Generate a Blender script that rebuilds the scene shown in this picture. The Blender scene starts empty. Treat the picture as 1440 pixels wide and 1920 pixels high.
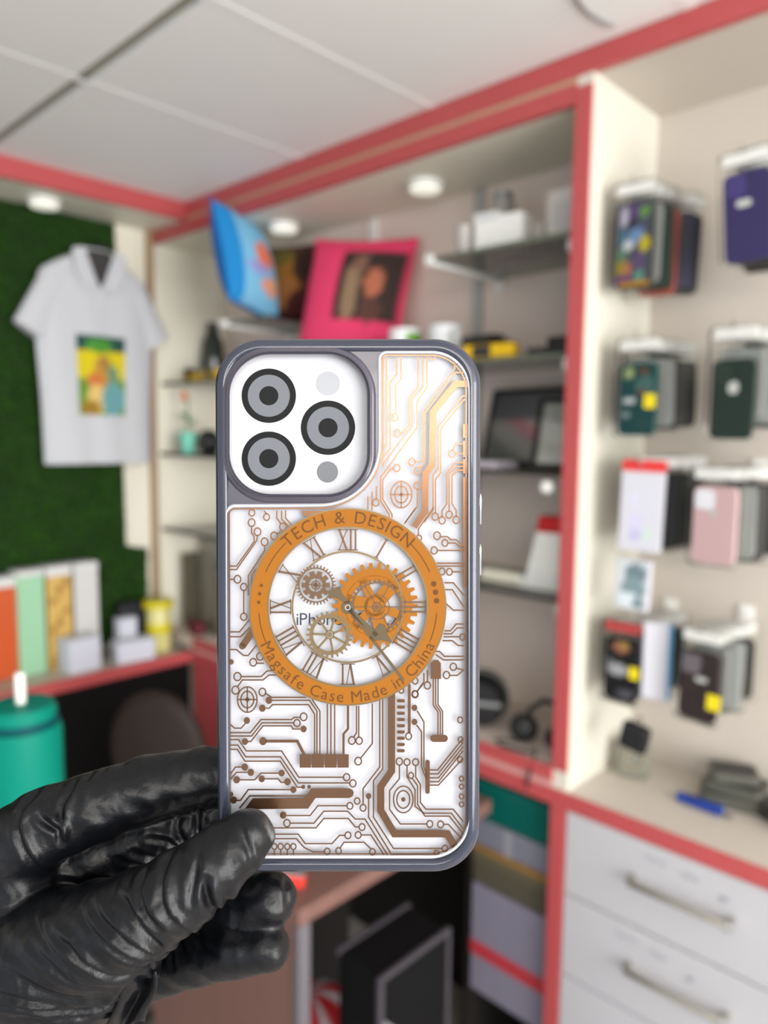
import bpy, bmesh, math, random
import numpy as np
from mathutils import Matrix, Vector
random.seed(7)
PI = math.pi
scene = bpy.context.scene
COL = scene.collection

# ------------------------------------------------------------------ camera
FPX = 1400.0                                   # focal length in pixels of a 1440x1920 frame
YAW, PITCH, ROLL = 0.76541555, -0.10361651, 0.01074246
CAM = np.array([0.0, 0.0, 1.55])
_rt = np.array([math.cos(YAW), math.sin(YAW), 0.0])
FWD = np.array([-math.sin(YAW) * math.cos(PITCH), math.cos(YAW) * math.cos(PITCH), math.sin(PITCH)])
_up = np.cross(_rt, FWD)
RT = math.cos(ROLL) * _rt + math.sin(ROLL) * _up
UP = -math.sin(ROLL) * _rt + math.cos(ROLL) * _up
cd = bpy.data.cameras.new('camera'); cam = bpy.data.objects.new('camera', cd); COL.objects.link(cam)
CAMROT = Matrix(((RT[0], UP[0], -FWD[0]), (RT[1], UP[1], -FWD[1]), (RT[2], UP[2], -FWD[2])))
cam.matrix_world = Matrix.Translation(Vector(CAM)) @ CAMROT.to_4x4()
cd.sensor_fit = 'HORIZONTAL'; cd.sensor_width = 36.0; cd.lens = FPX / 1440 * 36.0
cd.clip_start = 0.02; cd.clip_end = 60
cd.dof.use_dof = True; cd.dof.focus_distance = 0.2135; cd.dof.aperture_fstop = 10.5; cd.dof.aperture_blades = 0
scene.camera = cam

# ------------------------------------------------------------------ world, lights, exposure
def lin(c): return c / 12.92 if c <= 0.04045 else ((c + 0.055) / 1.055) ** 2.4
def C(r, g, b): return (lin(r / 255), lin(g / 255), lin(b / 255), 1.0)
w = bpy.data.worlds.new('daylight'); scene.world = w; w.use_nodes = True
bg = w.node_tree.nodes['Background']; bg.inputs['Color'].default_value = (0.86, 0.93, 1.0, 1); bg.inputs['Strength'].default_value = 1.15
def area(name, loc, target, sx, sy, power, color):
    ld = bpy.data.lights.new(name, 'AREA'); ld.shape = 'RECTANGLE'; ld.size = sx; ld.size_y = sy
    ld.energy = power; ld.color = color
    o = bpy.data.objects.new(name, ld); COL.objects.link(o); o.location = loc
    o.rotation_euler = (Vector(target) - Vector(loc)).to_track_quat('-Z', 'Y').to_euler()
    return o
area('shopfront_daylight', (2.45, 0.15, 1.45), (-1.6, 0.5, 1.4), 2.0, 1.9, 150, (1.0, 0.98, 0.95))
area('added_foil_light', (1.78, -1.78, 2.06), (-0.1, 0.1, 1.75), 1.3, 0.36, 20, (1.0, 0.93, 0.84))  # unseen light added behind the camera so the foil reflects a glow
area('added_fill_light', (1.30, -1.02, 2.25), (1.25, -0.98, 0.0), 1.2, 0.6, 18, (1.0, 0.96, 0.90))  # unseen fill light added below the ceiling, behind the camera
scene.view_settings.view_transform = 'Standard'; scene.view_settings.look = 'None'
scene.view_settings.gamma = 1; scene.view_settings.use_curve_mapping = False
scene.view_settings.exposure = 0.0

# ------------------------------------------------------------------ helpers
def ray(px, py): return FWD + (px - 720) / FPX * RT - (py - 960) / FPX * UP
def aty(px, py, y): d = ray(px, py); return Vector(CAM + d * (y / d[1]))
def atx(px, py, x): d = ray(px, py); return Vector(CAM + d * (x / d[0]))
def atz(px, py, z): d = ray(px, py); return Vector(CAM + d * ((z - CAM[2]) / d[2]))
def atd(px, py, t): return Vector(CAM + ray(px, py) * t)

def mat(name, col, rough=0.5, metal=0.0, var=0.0, vscale=8.0, bump=0.0, bscale=60.0, coat=0.0, alpha=1.0,
        trans=0.0, ior=1.45, emit=0.0, attr=None, stretch=None, spec=0.5, sheen=0.0, sss=0.0):
    m = bpy.data.materials.new(name); m.use_nodes = True
    nt = m.node_tree; b = nt.nodes['Principled BSDF']
    b.inputs['Roughness'].default_value = rough; b.inputs['Metallic'].default_value = metal
    b.inputs['Coat Weight'].default_value = coat; b.inputs['Alpha'].default_value = alpha
    b.inputs['Transmission Weight'].default_value = trans; b.inputs['IOR'].default_value = ior
    b.inputs['Specular IOR Level'].default_value = spec; b.inputs['Sheen Weight'].default_value = sheen
    if sss: b.inputs['Subsurface Weight'].default_value = sss; b.inputs['Subsurface Scale'].default_value = 0.004
    tc = nt.nodes.new('ShaderNodeTexCoord'); src = tc.outputs['Object']
    if stretch:
        mp = nt.nodes.new('ShaderNodeMapping'); mp.inputs['Scale'].default_value = stretch
        nt.links.new(src, mp.inputs['Vector']); src = mp.outputs['Vector']
    n = nt.nodes.new('ShaderNodeTexNoise'); n.inputs['Scale'].default_value = vscale; n.inputs['Detail'].default_value = 5
    nt.links.new(src, n.inputs['Vector'])
    mx = nt.nodes.new('ShaderNodeMix'); mx.data_type = 'RGBA'
    v = max(var, 0.02)
    nt.links.new(n.outputs['Fac'], mx.inputs['Factor'])
    if attr:
        a = nt.nodes.new('ShaderNodeAttribute'); a.attribute_name = attr
        mu = nt.nodes.new('ShaderNodeMix'); mu.data_type = 'RGBA'; mu.blend_type = 'MULTIPLY'; mu.inputs['Factor'].default_value = 1
        mx.inputs['A'].default_value = (1 - v, 1 - v, 1 - v, 1); mx.inputs['B'].default_value = (1, 1, 1, 1)
        nt.links.new(a.outputs['Color'], mu.inputs['A']); nt.links.new(mx.outputs['Result'], mu.inputs['B'])
        outc = mu.outputs['Result']
    else:
        mx.inputs['A'].default_value = tuple(max(0, x * (1 - v)) for x in col[:3]) + (1,)
        mx.inputs['B'].default_value = tuple(min(1, x * (1 + v)) for x in col[:3]) + (1,)
        outc = mx.outputs['Result']
    nt.links.new(outc, b.inputs['Base Color'])
    if emit:
        b.inputs['Emission Color'].default_value = col; b.inputs['Emission Strength'].default_value = emit
    if bump:
        n2 = nt.nodes.new('ShaderNodeTexNoise'); n2.inputs['Scale'].default_value = bscale; n2.inputs['Detail'].default_value = 4
        nt.links.new(src, n2.inputs['Vector'])
        bp = nt.nodes.new('ShaderNodeBump'); bp.inputs['Strength'].default_value = bump; bp.inputs['Distance'].default_value = 0.002
        nt.links.new(n2.outputs['Fac'], bp.inputs['Height']); nt.links.new(bp.outputs['Normal'], b.inputs['Normal'])
    return m

def clear(name, tint=(1, 1, 1), rough=0.05, gloss=0.12, ior=1.45):
    """clear plastic or glass sheet: see-through body with a fresnel sheen"""
    m = bpy.data.materials.new(name); m.use_nodes = True; nt = m.node_tree
    for n in list(nt.nodes):
        if n.type == 'BSDF_PRINCIPLED': nt.nodes.remove(n)
    out = [n for n in nt.nodes if n.type == 'OUTPUT_MATERIAL'][0]
    t = nt.nodes.new('ShaderNodeBsdfTransparent'); t.inputs['Color'].default_value = (*tint, 1)
    g = nt.nodes.new('ShaderNodeBsdfGlossy'); g.inputs['Roughness'].default_value = rough
    f = nt.nodes.new('ShaderNodeFresnel'); f.inputs['IOR'].default_value = ior
    ad = nt.nodes.new('ShaderNodeMath'); ad.operation = 'MULTIPLY_ADD'; ad.inputs[1].default_value = 1.0; ad.inputs[2].default_value = gloss - 0.04
    ad.use_clamp = True
    nt.links.new(f.outputs['Fac'], ad.inputs[0])
    mx = nt.nodes.new('ShaderNodeMixShader'); nt.links.new(ad.outputs[0], mx.inputs[0])
    nt.links.new(t.outputs[0], mx.inputs[1]); nt.links.new(g.outputs[0], mx.inputs[2]); nt.links.new(mx.outputs[0], out.inputs[0])
    return m

M = {}
M['cream'] = mat('cream laminate', C(230, 226, 210), 0.45, var=0.02, vscale=3)
M['backboard'] = mat('rosy grey laminate', C(220, 204, 194), 0.5, var=0.03, vscale=4)
M['bay_wall'] = mat('warm white laminate', C(196, 187, 177), 0.5, var=0.03, vscale=4)
M['red'] = mat('red laminate edging', C(180, 78, 80), 0.4, var=0.04, vscale=9)
M['tan'] = mat('tan edge band', C(186, 148, 122), 0.5, var=0.05)
M['ceiling'] = mat('white ceiling panel', C(240, 241, 240), 0.6, var=0.015, vscale=2)
M['groove'] = mat('grey ceiling channel', C(150, 147, 134), 0.6)
M['white'] = mat('white satin plastic', C(232, 232, 228), 0.4)
M['paper'] = mat('white card', C(208, 208, 208), 0.6, var=0.01)
M['lamp'] = mat('frosted lamp diffuser', C(250, 250, 236), 0.4, emit=0.55)
M['black'] = mat('black plastic', C(22, 22, 24), 0.4)
M['dark'] = mat('shade-dark board', C(26, 22, 20), 0.7, var=0.1)  # dark colour stands in for the shade inside open furniture
M['charcoal'] = mat('charcoal plastic', C(52, 50, 50), 0.5, var=0.08)
M['grey'] = mat('grey metal', C(150, 152, 152), 0.35, metal=0.6)
M['steel'] = mat('brushed steel', C(176, 172, 160), 0.3, metal=0.9, var=0.05, stretch=(4, 200, 200))
M['chrome'] = mat('chrome', C(225, 225, 222), 0.12, metal=1.0)
M['glass'] = clear('green shelf glass', (0.62, 0.70, 0.62), 0.05, 0.10, 1.5)
M['glass_edge'] = mat('glass shelf edge', C(92, 98, 84), 0.2, var=0.1)
M['dark_edge'] = mat('dark shelf edge', C(44, 40, 34), 0.4)
M['acrylic'] = clear('clear acrylic', (0.93, 0.95, 0.94), 0.08, 0.12)
M['pouch'] = clear('clear pouch film', (0.97, 0.975, 0.97), 0.25, 0.025, 1.3)
M['teal_bottle'] = mat('teal bottle enamel', C(0, 116, 99), 0.5, spec=0.15)
M['teal_dark'] = mat('dark teal plastic', C(0, 66, 74), 0.5, spec=0.2)
M['wood'] = mat('brown wood laminate', C(118, 86, 78), 0.55, var=0.22, vscale=6, stretch=(14, 14, 0.8), bump=0.1, bscale=20)
M['brown'] = mat('dark brown leather', C(34, 21, 16), 0.7, var=0.12, bump=0.3, bscale=80)
M['floor'] = mat('pale floor tile', C(172, 166, 160), 0.35, var=0.05)
M['print'] = mat('printed ink', (1, 1, 1, 1), 0.5, attr='Col')
M['cloth_print'] = mat('printed cloth', (1, 1, 1, 1), 0.9, attr='Col', bump=0.2, bscale=400)
M['shirt'] = mat('white knit cotton', C(192, 194, 199), 0.95, var=0.02, bump=0.25, bscale=500, sheen=0.2)
M['yellow'] = mat('yellow plastic', C(226, 182, 12), 0.4)
M['sticker'] = mat('yellow sticker paper', C(226, 206, 20), 0.6)
def flatmat(name, r, g, b, rough=0.45, **k): 
    if name not in M: M[name] = mat(name, C(r, g, b), rough, **k)
    return M[name]

class MB:
    """collects geometry for ONE mesh object"""
    def __init__(s): s.v = []; s.f = []; s.c = None
    def add(s, vs, fs):
        o = len(s.v); s.v += [tuple(v) for v in vs]; s.f += [tuple(i + o for i in f) for f in fs]; return s
    def box(s, lo, hi, m=None):
        x0, y0, z0 = lo; x1, y1, z1 = hi
        vs = [(x, y, z) for z in (z0, z1) for x, y in ((x0, y0), (x1, y0), (x1, y1), (x0, y1))]
        if m: vs = [m @ Vector(v) for v in vs]
        return s.add(vs, [(0, 3, 2, 1), (4, 5, 6, 7), (0, 1, 5, 4), (1, 2, 6, 5), (2, 3, 7, 6), (3, 0, 4, 7)])
    def prism(s, pts, z0, z1, m=None):
        n = len(pts); vs = [(x, y, z0) for x, y in pts] + [(x, y, z1) for x, y in pts]
        if m: vs = [m @ Vector(v) for v in vs]
        return s.add(vs, [tuple(range(n - 1, -1, -1)), tuple(range(n, 2 * n))] + [(i, (i + 1) % n, (i + 1) % n + n, i + n) for i in range(n)])
    def loft(s, rings, cap0=True, cap1=True, closed=True):
        n = len(rings[0]); vs = [p for r in rings for p in r]; fs = []
        for k in range(len(rings) - 1):
            for i in range(n if closed else n - 1):
                j = (i + 1) % n; fs.append((k * n + i, k * n + j, (k + 1) * n + j, (k + 1) * n + i))
        if cap0: fs.append(tuple(range(n - 1, -1, -1)))
        if cap1: fs.append(tuple(range((len(rings) - 1) * n, len(rings) * n)))
        return s.add(vs, fs)
    def lathe(s, prof, n=28, c=(0, 0, 0), m=None):
        rings = [[(c[0] + r * math.cos(2 * PI * i / n), c[1] + r * math.sin(2 * PI * i / n), c[2] + z) for i in range(n)] for r, z in prof]
        if m: rings = [[m @ Vector(p) for p in r] for r in rings]
        return s.loft(rings)
    def tube(s, pts, r, n=10):
        pts = [Vector(p) for p in pts]; rings = []; prev = None
        for i, p in enumerate(pts):
            t = (pts[min(i + 1, len(pts) - 1)] - pts[max(i - 1, 0)]).normalized()
            if prev is None: a = t.orthogonal().normalized()
            else: a = (prev - t * prev.dot(t)).normalized()
            prev = a; b = t.cross(a); rr = r[i] if isinstance(r, (list, tuple)) else r
            rings.append([p + (a * math.cos(2 * PI * k / n) + b * math.sin(2 * PI * k / n)) * rr for k in range(n)])
        return s.loft(rings)
    def mesh(s, name):
        me = bpy.data.meshes.new(name); me.from_pydata(s.v, [], s.f); me.validate()
        bm = bmesh.new(); bm.from_mesh(me); bmesh.ops.recalc_face_normals(bm, faces=bm.faces); bm.to_mesh(me); bm.free()
        return me
    def build(s, name, material, parent=None, smooth=None, bevel=0, loc=None):
        me = s.mesh(name)
        if s.c is not None:
            ca = me.color_attributes.new('Col', 'FLOAT_COLOR', 'POINT')
            for i, c in enumerate(s.c): ca.data[i].color = c
        return link(name, me, material, parent, smooth, bevel, loc)

def link(name, me, material, parent=None, smooth=None, bevel=0, loc=None):
    o = bpy.data.objects.new(name, me); COL.objects.link(o)
    me.materials.append(material)
    if smooth:
        for p in me.polygons: p.use_smooth = True
        me.set_sharp_from_angle(angle=math.radians(smooth))
    if bevel:
        b = o.modifiers.new('bevel', 'BEVEL'); b.width = bevel; b.segments = 2; b.limit_method = 'ANGLE'; b.angle_limit = math.radians(40)
    if parent: o.parent = parent
    if loc: o.location = loc
    return o

def tag(o, label, cat, group=None):
    o['label'] = label; o['category'] = cat
    if group: o['group'] = group
    return o
def thing(name, label, cat, loc=(0, 0, 0), rot=(0, 0, 0), group=None):
    o = bpy.data.objects.new(name, None); COL.objects.link(o); o.empty_display_size = 0.05
    o.location = loc; o.rotation_euler = rot
    return tag(o, label, cat, group)
def struct(name, mb, m, parent=None, **k):
    o = mb.build(name, m, parent, **k)
    if not parent: o['kind'] = 'structure'
    return o
def box(lo, hi, m=None): return MB().box(lo, hi, m)
def rrect(w, h, r, seg=6, cx=0, cy=0):
    pts = []
    for sx, sy, a0 in ((1, 1, 0), (-1, 1, 90), (-1, -1, 180), (1, -1, 270)):
        for k in range(seg + 1):
            a = math.radians(a0 + 90 * k / seg)
            pts.append((cx + sx * (w / 2 - r) + r * math.cos(a), cy + sy * (h / 2 - r) + r * math.sin(a)))
    return pts
def grid(nu, nv, fn, cfn=None, both=False):
    """surface patch from fn(u,v); cfn gives printed ink colour"""
    m = MB(); vs = [fn(i / nu, j / nv) for j in range(nv + 1) for i in range(nu + 1)]
    m.add(vs, [(j * (nu + 1) + i, j * (nu + 1) + i + 1, (j + 1) * (nu + 1) + i + 1, (j + 1) * (nu + 1) + i) for j in range(nv) for i in range(nu)])
    if cfn: m.c = [cfn(i / nu, j / nv) for j in range(nv + 1) for i in range(nu + 1)]
    return m
def blobs(base, spots):
    """flat printed picture: base colour (or bands) with soft-edged coloured shapes (u,v,ru,rv,colour)"""
    def f(u, v):
        c = base(u, v) if callable(base) else base
        for (cu, cv, ru, rv, k) in spots:
            d = ((u - cu) / ru) ** 2 + ((v - cv) / rv) ** 2
            if d < 1: c = k
        return c
    return f

# ------------------------------------------------------------------ the shop: walls, ceiling, floor
XL, YW, YB = -2.355, 1.31, 1.59          # left wall, cabinet front plane, cabinet back plane
ZC = 2.265                                # ceiling
struct('floor', box((XL - 0.1, -2.4, -0.06), (2.6, YB + 0.06, 0.0)), M['floor'])
struct('wall_left', box((XL - 0.1, -2.4, 0), (XL, YB + 0.06, ZC)), M['cream'])
struct('wall_back', box((XL, YB + 0.012, 0), (2.6, YB + 0.1, ZC)), M['cream'])
ceil = struct('ceiling', box((XL - 0.1, -2.5, ZC + 0.012), (2.7, YB + 0.1, ZC + 0.08)), M['groove'])
xs = [-2.15, -1.572, -1.128, -0.56, 0.0, 0.56, 1.12, 1.68, 2.6]
ys = [1.308, 0.727, 0.13, -0.47, -1.07, -1.67, -2.4]
for i in range(len(xs) - 1):
    for j in range(len(ys) - 1):
        gy0 = 0.0 if j == 0 else 0.015; gy1 = 0.015
        MB().box((xs[i] + 0.001, ys[j + 1] + gy1, ZC), (xs[i + 1] - 0.001, ys[j] - gy0, ZC + 0.011)).build('ceiling_panel', M['ceiling'], ceil)
for k, x in enumerate(xs[1:-1]):        # slim white cover strips between the panels
    MB().box((x - 0.010, -2.38, ZC - 0.0008), (x + 0.010, YW, ZC)).build('cover_strip', M['ceiling'], ceil)
MB().box((XL, -2.4, 2.213), (-2.152, YW, ZC + 0.011)).build('soffit', M['cream'], ceil)
struct('trim_1', box((-2.152, -2.4, 2.211), (-2.134, YW, ZC)), M['red'], bevel=0.002)
struct('trim_2', box((-2.134, YW - 0.002, 2.222), (2.6, YW + 0.016, ZC)), M['red'], bevel=0.002)

# a thin round cable stain line on the ceiling near the cabinet
pts = [atz(px, py, ZC - 0.004) for px, py in ((1075, -25), (1085, 5), (1105, 27), (1130, 42), (1150, 50))]
tag(MB().tube(pts, 0.0035, 6).build('ceiling_cable', M['grey'], smooth=60), 'thin grey cable curving along the white ceiling above the red trim', 'cable')

# ------------------------------------------------------------------ wall display cabinet (right)
cab = thing('display_cabinet', 'tall cream wall display cabinet with red edging and open bays', 'cabinet', (-0.75, YW, 0))
def cpart(name, lo, hi, m, bevel=0.0015):
    mb = MB().box(lo, hi); mb.v = [(a + 0.75, b - YW, c) for a, b, c in mb.v]
    return mb.build(name, m, cab, bevel=bevel)
cpart('back_panel', (XL, YB, 0.0), (-0.752, YB + 0.012, 2.222), M['backboard'], 0)
cpart('back_panel', (-0.752, YB, 0.0), (1.6, YB + 0.012, 2.222), M['bay_wall'], 0)
cpart('top_panel', (XL, YW + 0.004, 2.173), (-0.769, YB, 2.19), M['cream'], 0)
cpart('top_panel', (-0.735, YW + 0.016, 2.222), (1.6, YB, 2.24), M['bay_wall'], 0)
cpart('side_panel', (XL, YW + 0.004, 0.83), (XL + 0.012, YB, 2.173), M['cream'], 0)
cpart('divider', (-0.768, YW + 0.003, 0.0), (-0.735, YB, 2.222), flatmat('ivory laminate', 212, 209, 196, 0.45), 0)
cpart('divider_edge', (-0.769, YW - 0.004, 0.87), (-0.734, YW + 0.003, 2.2), M['red'])
cpart('divider_edge', (-0.769, YW - 0.004, 0.0), (-0.734, YW + 0.003, 0.793), M['red'])
cpart('tan_strip', (XL, YW + 0.002, 2.209), (-0.769, YW + 0.012, 2.222), M['tan'], 0)
cpart('top_rail', (XL + 0.012, YW - 0.003, 2.172), (-0.769, YW + 0.014, 2.209), M['red'])
cpart('base_board', (XL + 0.012, YW + 0.004, 0.832), (-0.768, YB, 0.868), M['backboard'], 0)
cpart('base_edge', (-2.13, YW - 0.004, 0.842), (-0.769, YW + 0.004, 0.872), M['red'])
cpart('tan_strip', (-2.13, YW - 0.001, 0.827), (-0.769, YW + 0.004, 0.842), flatmat('pale pink edge band', 200, 150, 146), 0)
cpart('lower_rail', (-2.13, YW - 0.004, 0.793), (-0.734, YW + 0.004, 0.827), M['red'])
cpart('base_board', (-0.735, YW + 0.004, 0.793), (1.6, YB, 0.827), M['bay_wall'], 0)
cpart('lower_rail', (-0.734, YW - 0.004, 0.793), (1.6, YW + 0.004, 0.827), M['red'])
cpart('lower_back_panel', (XL, YB - 0.02, 0.0), (-0.769, YB - 0.001, 0.79), M['dark'], 0)
cpart('corner_door', (-2.13, YW - 0.002, 0.05), (-1.86, YW + 0.012, 0.79), M['red'])
post = MB().box((XL + 0.002, YW - 0.024, 0.83), (XL + 0.028, YW - 0.005, 2.21)).build('corner_strip', flatmat('brown wood strip', 166, 138, 108), None, bevel=0.003)
tag(post, 'narrow tan wooden strip running up the corner beside the cream wall', 'wood strip')

# drawers below the right bay
du = thing('drawer_unit', 'white drawer unit with steel bar handles below the red rail', 'drawer unit', (-0.3, YW, 0))
def dpart(name, lo, hi, m, par=du, bevel=0.002):
    mb = MB().box(lo, hi); mb.v = [(a + 0.3, b - YW, c) for a, b, c in mb.v]
    return mb.build(name, m, par, bevel=bevel)
M['drawer'] = mat('white drawer laminate', C(186, 185, 190), 0.4, var=0.03, vscale=5, stretch=(1, 1, 3))
dpart('body', (-0.733, YW + 0.016, 0.0), (0.24, YB, 0.79), M['cream'], bevel=0)
for z0, z1 in ((0.616, 0.791), (0.438, 0.612), (0.26, 0.434), (0.08, 0.256)):
    d = dpart('drawer_front', (-0.732, YW - 0.001, z0), (0.24, YW + 0.016, z1), M['drawer'])
    zh = z0 + (z1 - z0) * 0.56; hx0, hx1 = -0.585, -0.402
    p = [Vector((hx0 + 0.3, 0.0, zh)), Vector((hx0 + 0.3, -0.027, zh)), Vector((hx1 + 0.3, -0.027, zh)), Vector((hx1 + 0.3, 0.0, zh))]
    h = MB().tube([p[0], p[0].lerp(p[1], .8), p[1] + Vector((0.006, 0, 0)), p[2] - Vector((0.006, 0, 0)), p[2].lerp(p[3], .2), p[3]], 0.006, 10).build('handle', M['steel'], d, smooth=50)
    MB().lathe([(0.0085, -0.006), (0.0095, 0), (0.0085, 0.006)], 14, m=Matrix.Translation(p[2]) @ Matrix.Rotation(PI / 2, 4, 'Y')).build('handle_end', M['chrome'], d, smooth=50)
    if z0 > 0.4:    # faint pencilled scribble on the front
        for k, (ox, oz, wd) in enumerate(((0.02, 0.05, 0.05), (0.09, 0.045, 0.03), (0.16, 0.03, 0.012))):
            pts = [(hx0 + 0.3 + ox + wd * t / 8 - (0.05 if z0 < .6 else 0), -0.0016, zh + oz + 0.006 * math.sin(t * 2.3 + k)) for t in range(9)]
            MB().tube(pts, 0.0010, 4).build('pencil_mark', flatmat('pencil grey', 150, 150, 156), d)

# ------------------------------------------------------------------ round downlights
def downlight(x, y, z, label):
    t = thing('downlight', label, 'ceiling light', (x, y, z), group='round downlights')
    MB().lathe([(0.030, -0.001), (0.045, -0.001), (0.046, -0.010), (0.042, -0.016), (0.038, -0.016)], 28).build('housing', M['white'], t, smooth=50)
    MB().lathe([(0.0005, -0.0165), (0.039, -0.0165), (0.037, -0.021), (0.0005, -0.023)], 28).build('diffuser', M['lamp'], t, smooth=50)
downlight(-2.262, 0.925, 2.213, 'round white downlight under the soffit above the green turf')
downlight(-1.827, 1.455, 2.173, 'round white downlight in the bay top above the dark patterned pillow')
downlight(-1.268, 1.455, 2.173, 'round white downlight in the bay top above the white mugs')

# ------------------------------------------------------------------ glass shelves, brackets and uprights
def shelf(x0, x1, y0, y1, z, label, edge='glass_edge'):
    t = thing('glass_shelf', label, 'shelf', ((x0 + x1) / 2, (y0 + y1) / 2, z), group='glass shelves in the display bay')
    hx, hy = (x1 - x0) / 2, (y1 - y0) / 2
    box((-hx, -hy + 0.004, -0.008), (hx, hy, 0)).build('pane', M['glass'], t)
    box((-hx, -hy, -0.009), (hx, -hy + 0.0035, 0.001)).build('front_edge', M[edge], t, bevel=0.0008)
    return t, hx, hy
def bracket(x, y0, y1, z, label):
    t = thing('shelf_bracket', label, 'bracket', (x, y1 - 0.001, z))
    MB().prism(rrect(0.020, 0.024, 0.008, 4), y0 - y1, 0, Matrix(((1, 0, 0, 0), (0, 0, 1, 0), (0, 1, 0, 0), (0, 0, 0, 1)))).build('arm', M['white'], t, smooth=50)
    MB().box((-0.012, -0.006, -0.03), (0.012, 0, 0.02)).build('plate', M['white'], t, bevel=0.002)
ZS1, ZS2, ZS3, ZS4, ZB = 1.945, 1.715, 1.478, 1.22, 0.869
shelf(-1.120, -0.772, YW + 0.005, 1.575, ZS1, 'short glass shelf holding white boxes high in the bay')
bracket(-1.128, YW, YB, ZS1 - 0.004, 'white bracket at the end of the shelf of white boxes')
shelf(-1.95, -1.752, YW + 0.03, 1.575, 1.885, 'short glass shelf under the blue pillow')
bracket(-1.962, YW + 0.01, YB, 1.880, 'white bracket at the end of the shelf under the blue pillow')
shelf(XL + 0.016, -0.772, YW + 0.02, 1.575, ZS2, 'long glass shelf holding the mugs and yellow tools')
shelf(XL + 0.016, -0.772, YW + 0.01, 1.575, ZS3, 'dark-edged glass shelf under the leaning picture frames', 'dark_edge')
shelf(XL + 0.016, -0.772, YW + 0.01, 1.575, ZS4, 'dark-edged glass shelf under the red-topped white box', 'dark_edge')
for x, lab in ((-1.575, 'white slotted upright on the bay wall behind the pink pillow'), (-1.195, 'grey slotted upright on the bay wall behind the white boxes')):
    t = thing('slotted_upright', lab, 'shelf upright', (x, YB - 0.001, 0.87))
    MB().box((-0.014, -0.012, 0.0), (0.014, 0, 1.30)).build('rail', M['white'] if x < -1.5 else flatmat('light grey paint', 168, 168, 166), t, bevel=0.001)
for (px, py, zz) in ((1026, 913, ZS3),):
    p = aty(px, py, YW + 0.02)
    tag(MB().lathe([(0.0005, -0.014), (0.010, -0.012), (0.0155, -0.004), (0.0155, 0.004), (0.010, 0.012), (0.0005, 0.014)], 16).build('support_knob', M['white'], smooth=60, loc=p), 'round white knob fixed under the dark-edged shelf', 'knob')
for zz, lab in ((ZS2, 'small clear shelf clip beside the red post under the mug shelf'), (ZS1, 'small clear shelf clip beside the red post under the shelf of white boxes'), (ZS4, 'small clear shelf clip beside the red post under the red-topped box')):
    tag(MB().prism(rrect(0.016, 0.016, 0.005, 4), -0.012, 0.012).build('shelf_clip', M['white'], smooth=50, loc=(-0.785, YW + 0.03, zz - 0.021)), lab, 'shelf clip')

# ------------------------------------------------------------------ left counter
ct = thing('side_counter', 'low counter along the cream wall with red front edge', 'counter', (-2.13, 0.3, 0))
def ctp(name, lo, hi, m, bevel=0.002):
    mb = MB().box(lo, hi); mb.v = [(a + 2.13, b - 0.3, c) for a, b, c in mb.v]; return mb.build(name, m, ct, bevel=bevel)
ctp('worktop', (XL + 0.002, -1.0, 0.795), (-2.139, YW - 0.032, 0.827), flatmat('speckled grey worktop', 190, 178, 162, 0.35, var=0.08, vscale=120))
ctp('front_edge', (-2.139, -1.0, 0.793), (-2.13, YW - 0.006, 0.829), M['red'])
ctp('shade_panel', (-2.158, -1.0, 0.05), (-2.145, YW - 0.006, 0.792), flatmat('under-counter shade black', 10, 9, 9, 0.8, spec=0.2))  # black sheet standing in for the deep shade under the open counter
ctp('plinth', (XL + 0.002, -1.0, 0.0), (-2.19, YW - 0.006, 0.05), M['dark'])

# green artificial turf on the left wall
turf = thing('turf_panel', 'green artificial grass panel covering the cream wall', 'turf panel', (XL + 0.002, 0.4, 1.0))
def shp(y): return (y - 0.4)
MB().prism([(shp(-1.2), -0.15), (shp(1.262), -0.15), (shp(1.268), 0.15), (shp(1.192), 0.17), (shp(1.18), 1.211), (shp(-1.2), 1.211)], 0, 0.008,
           Matrix(((0, 0, 1, 0), (1, 0, 0, 0), (0, 1, 0, 0), (0, 0, 0, 1)))).build('backing', flatmat('dark green backing', 22, 48, 4, 0.9, var=0.3, vscale=14), turf)
tb = MB(); rnd = random.Random(3)
for i in range(46000):
    y = rnd.uniform(-0.15, 1.266); z = rnd.uniform(-0.15, 1.206)
    if z > 0.16 and y > 1.19 - 0.012 * z: continue
    L = rnd.uniform(0.010, 0.026); a = rnd.uniform(0, 2 * PI); l2 = rnd.uniform(0.002, 0.014); wd = 0.0022
    b = Vector((0.007, y - 0.4, z)); tip = b + Vector((L, l2 * math.cos(a), l2 * math.sin(a) - 0.005)); s_ = Vector((0, -math.sin(a), math.cos(a))) * wd
    tb.add([b - s_, b + s_, tip], [(0, 1, 2)])
g = tb.build('grass_blades', flatmat('grass blade green', 42, 90, 4, 0.7, var=0.55, vscale=9), turf); g['kind'] = 'stuff'

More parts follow.
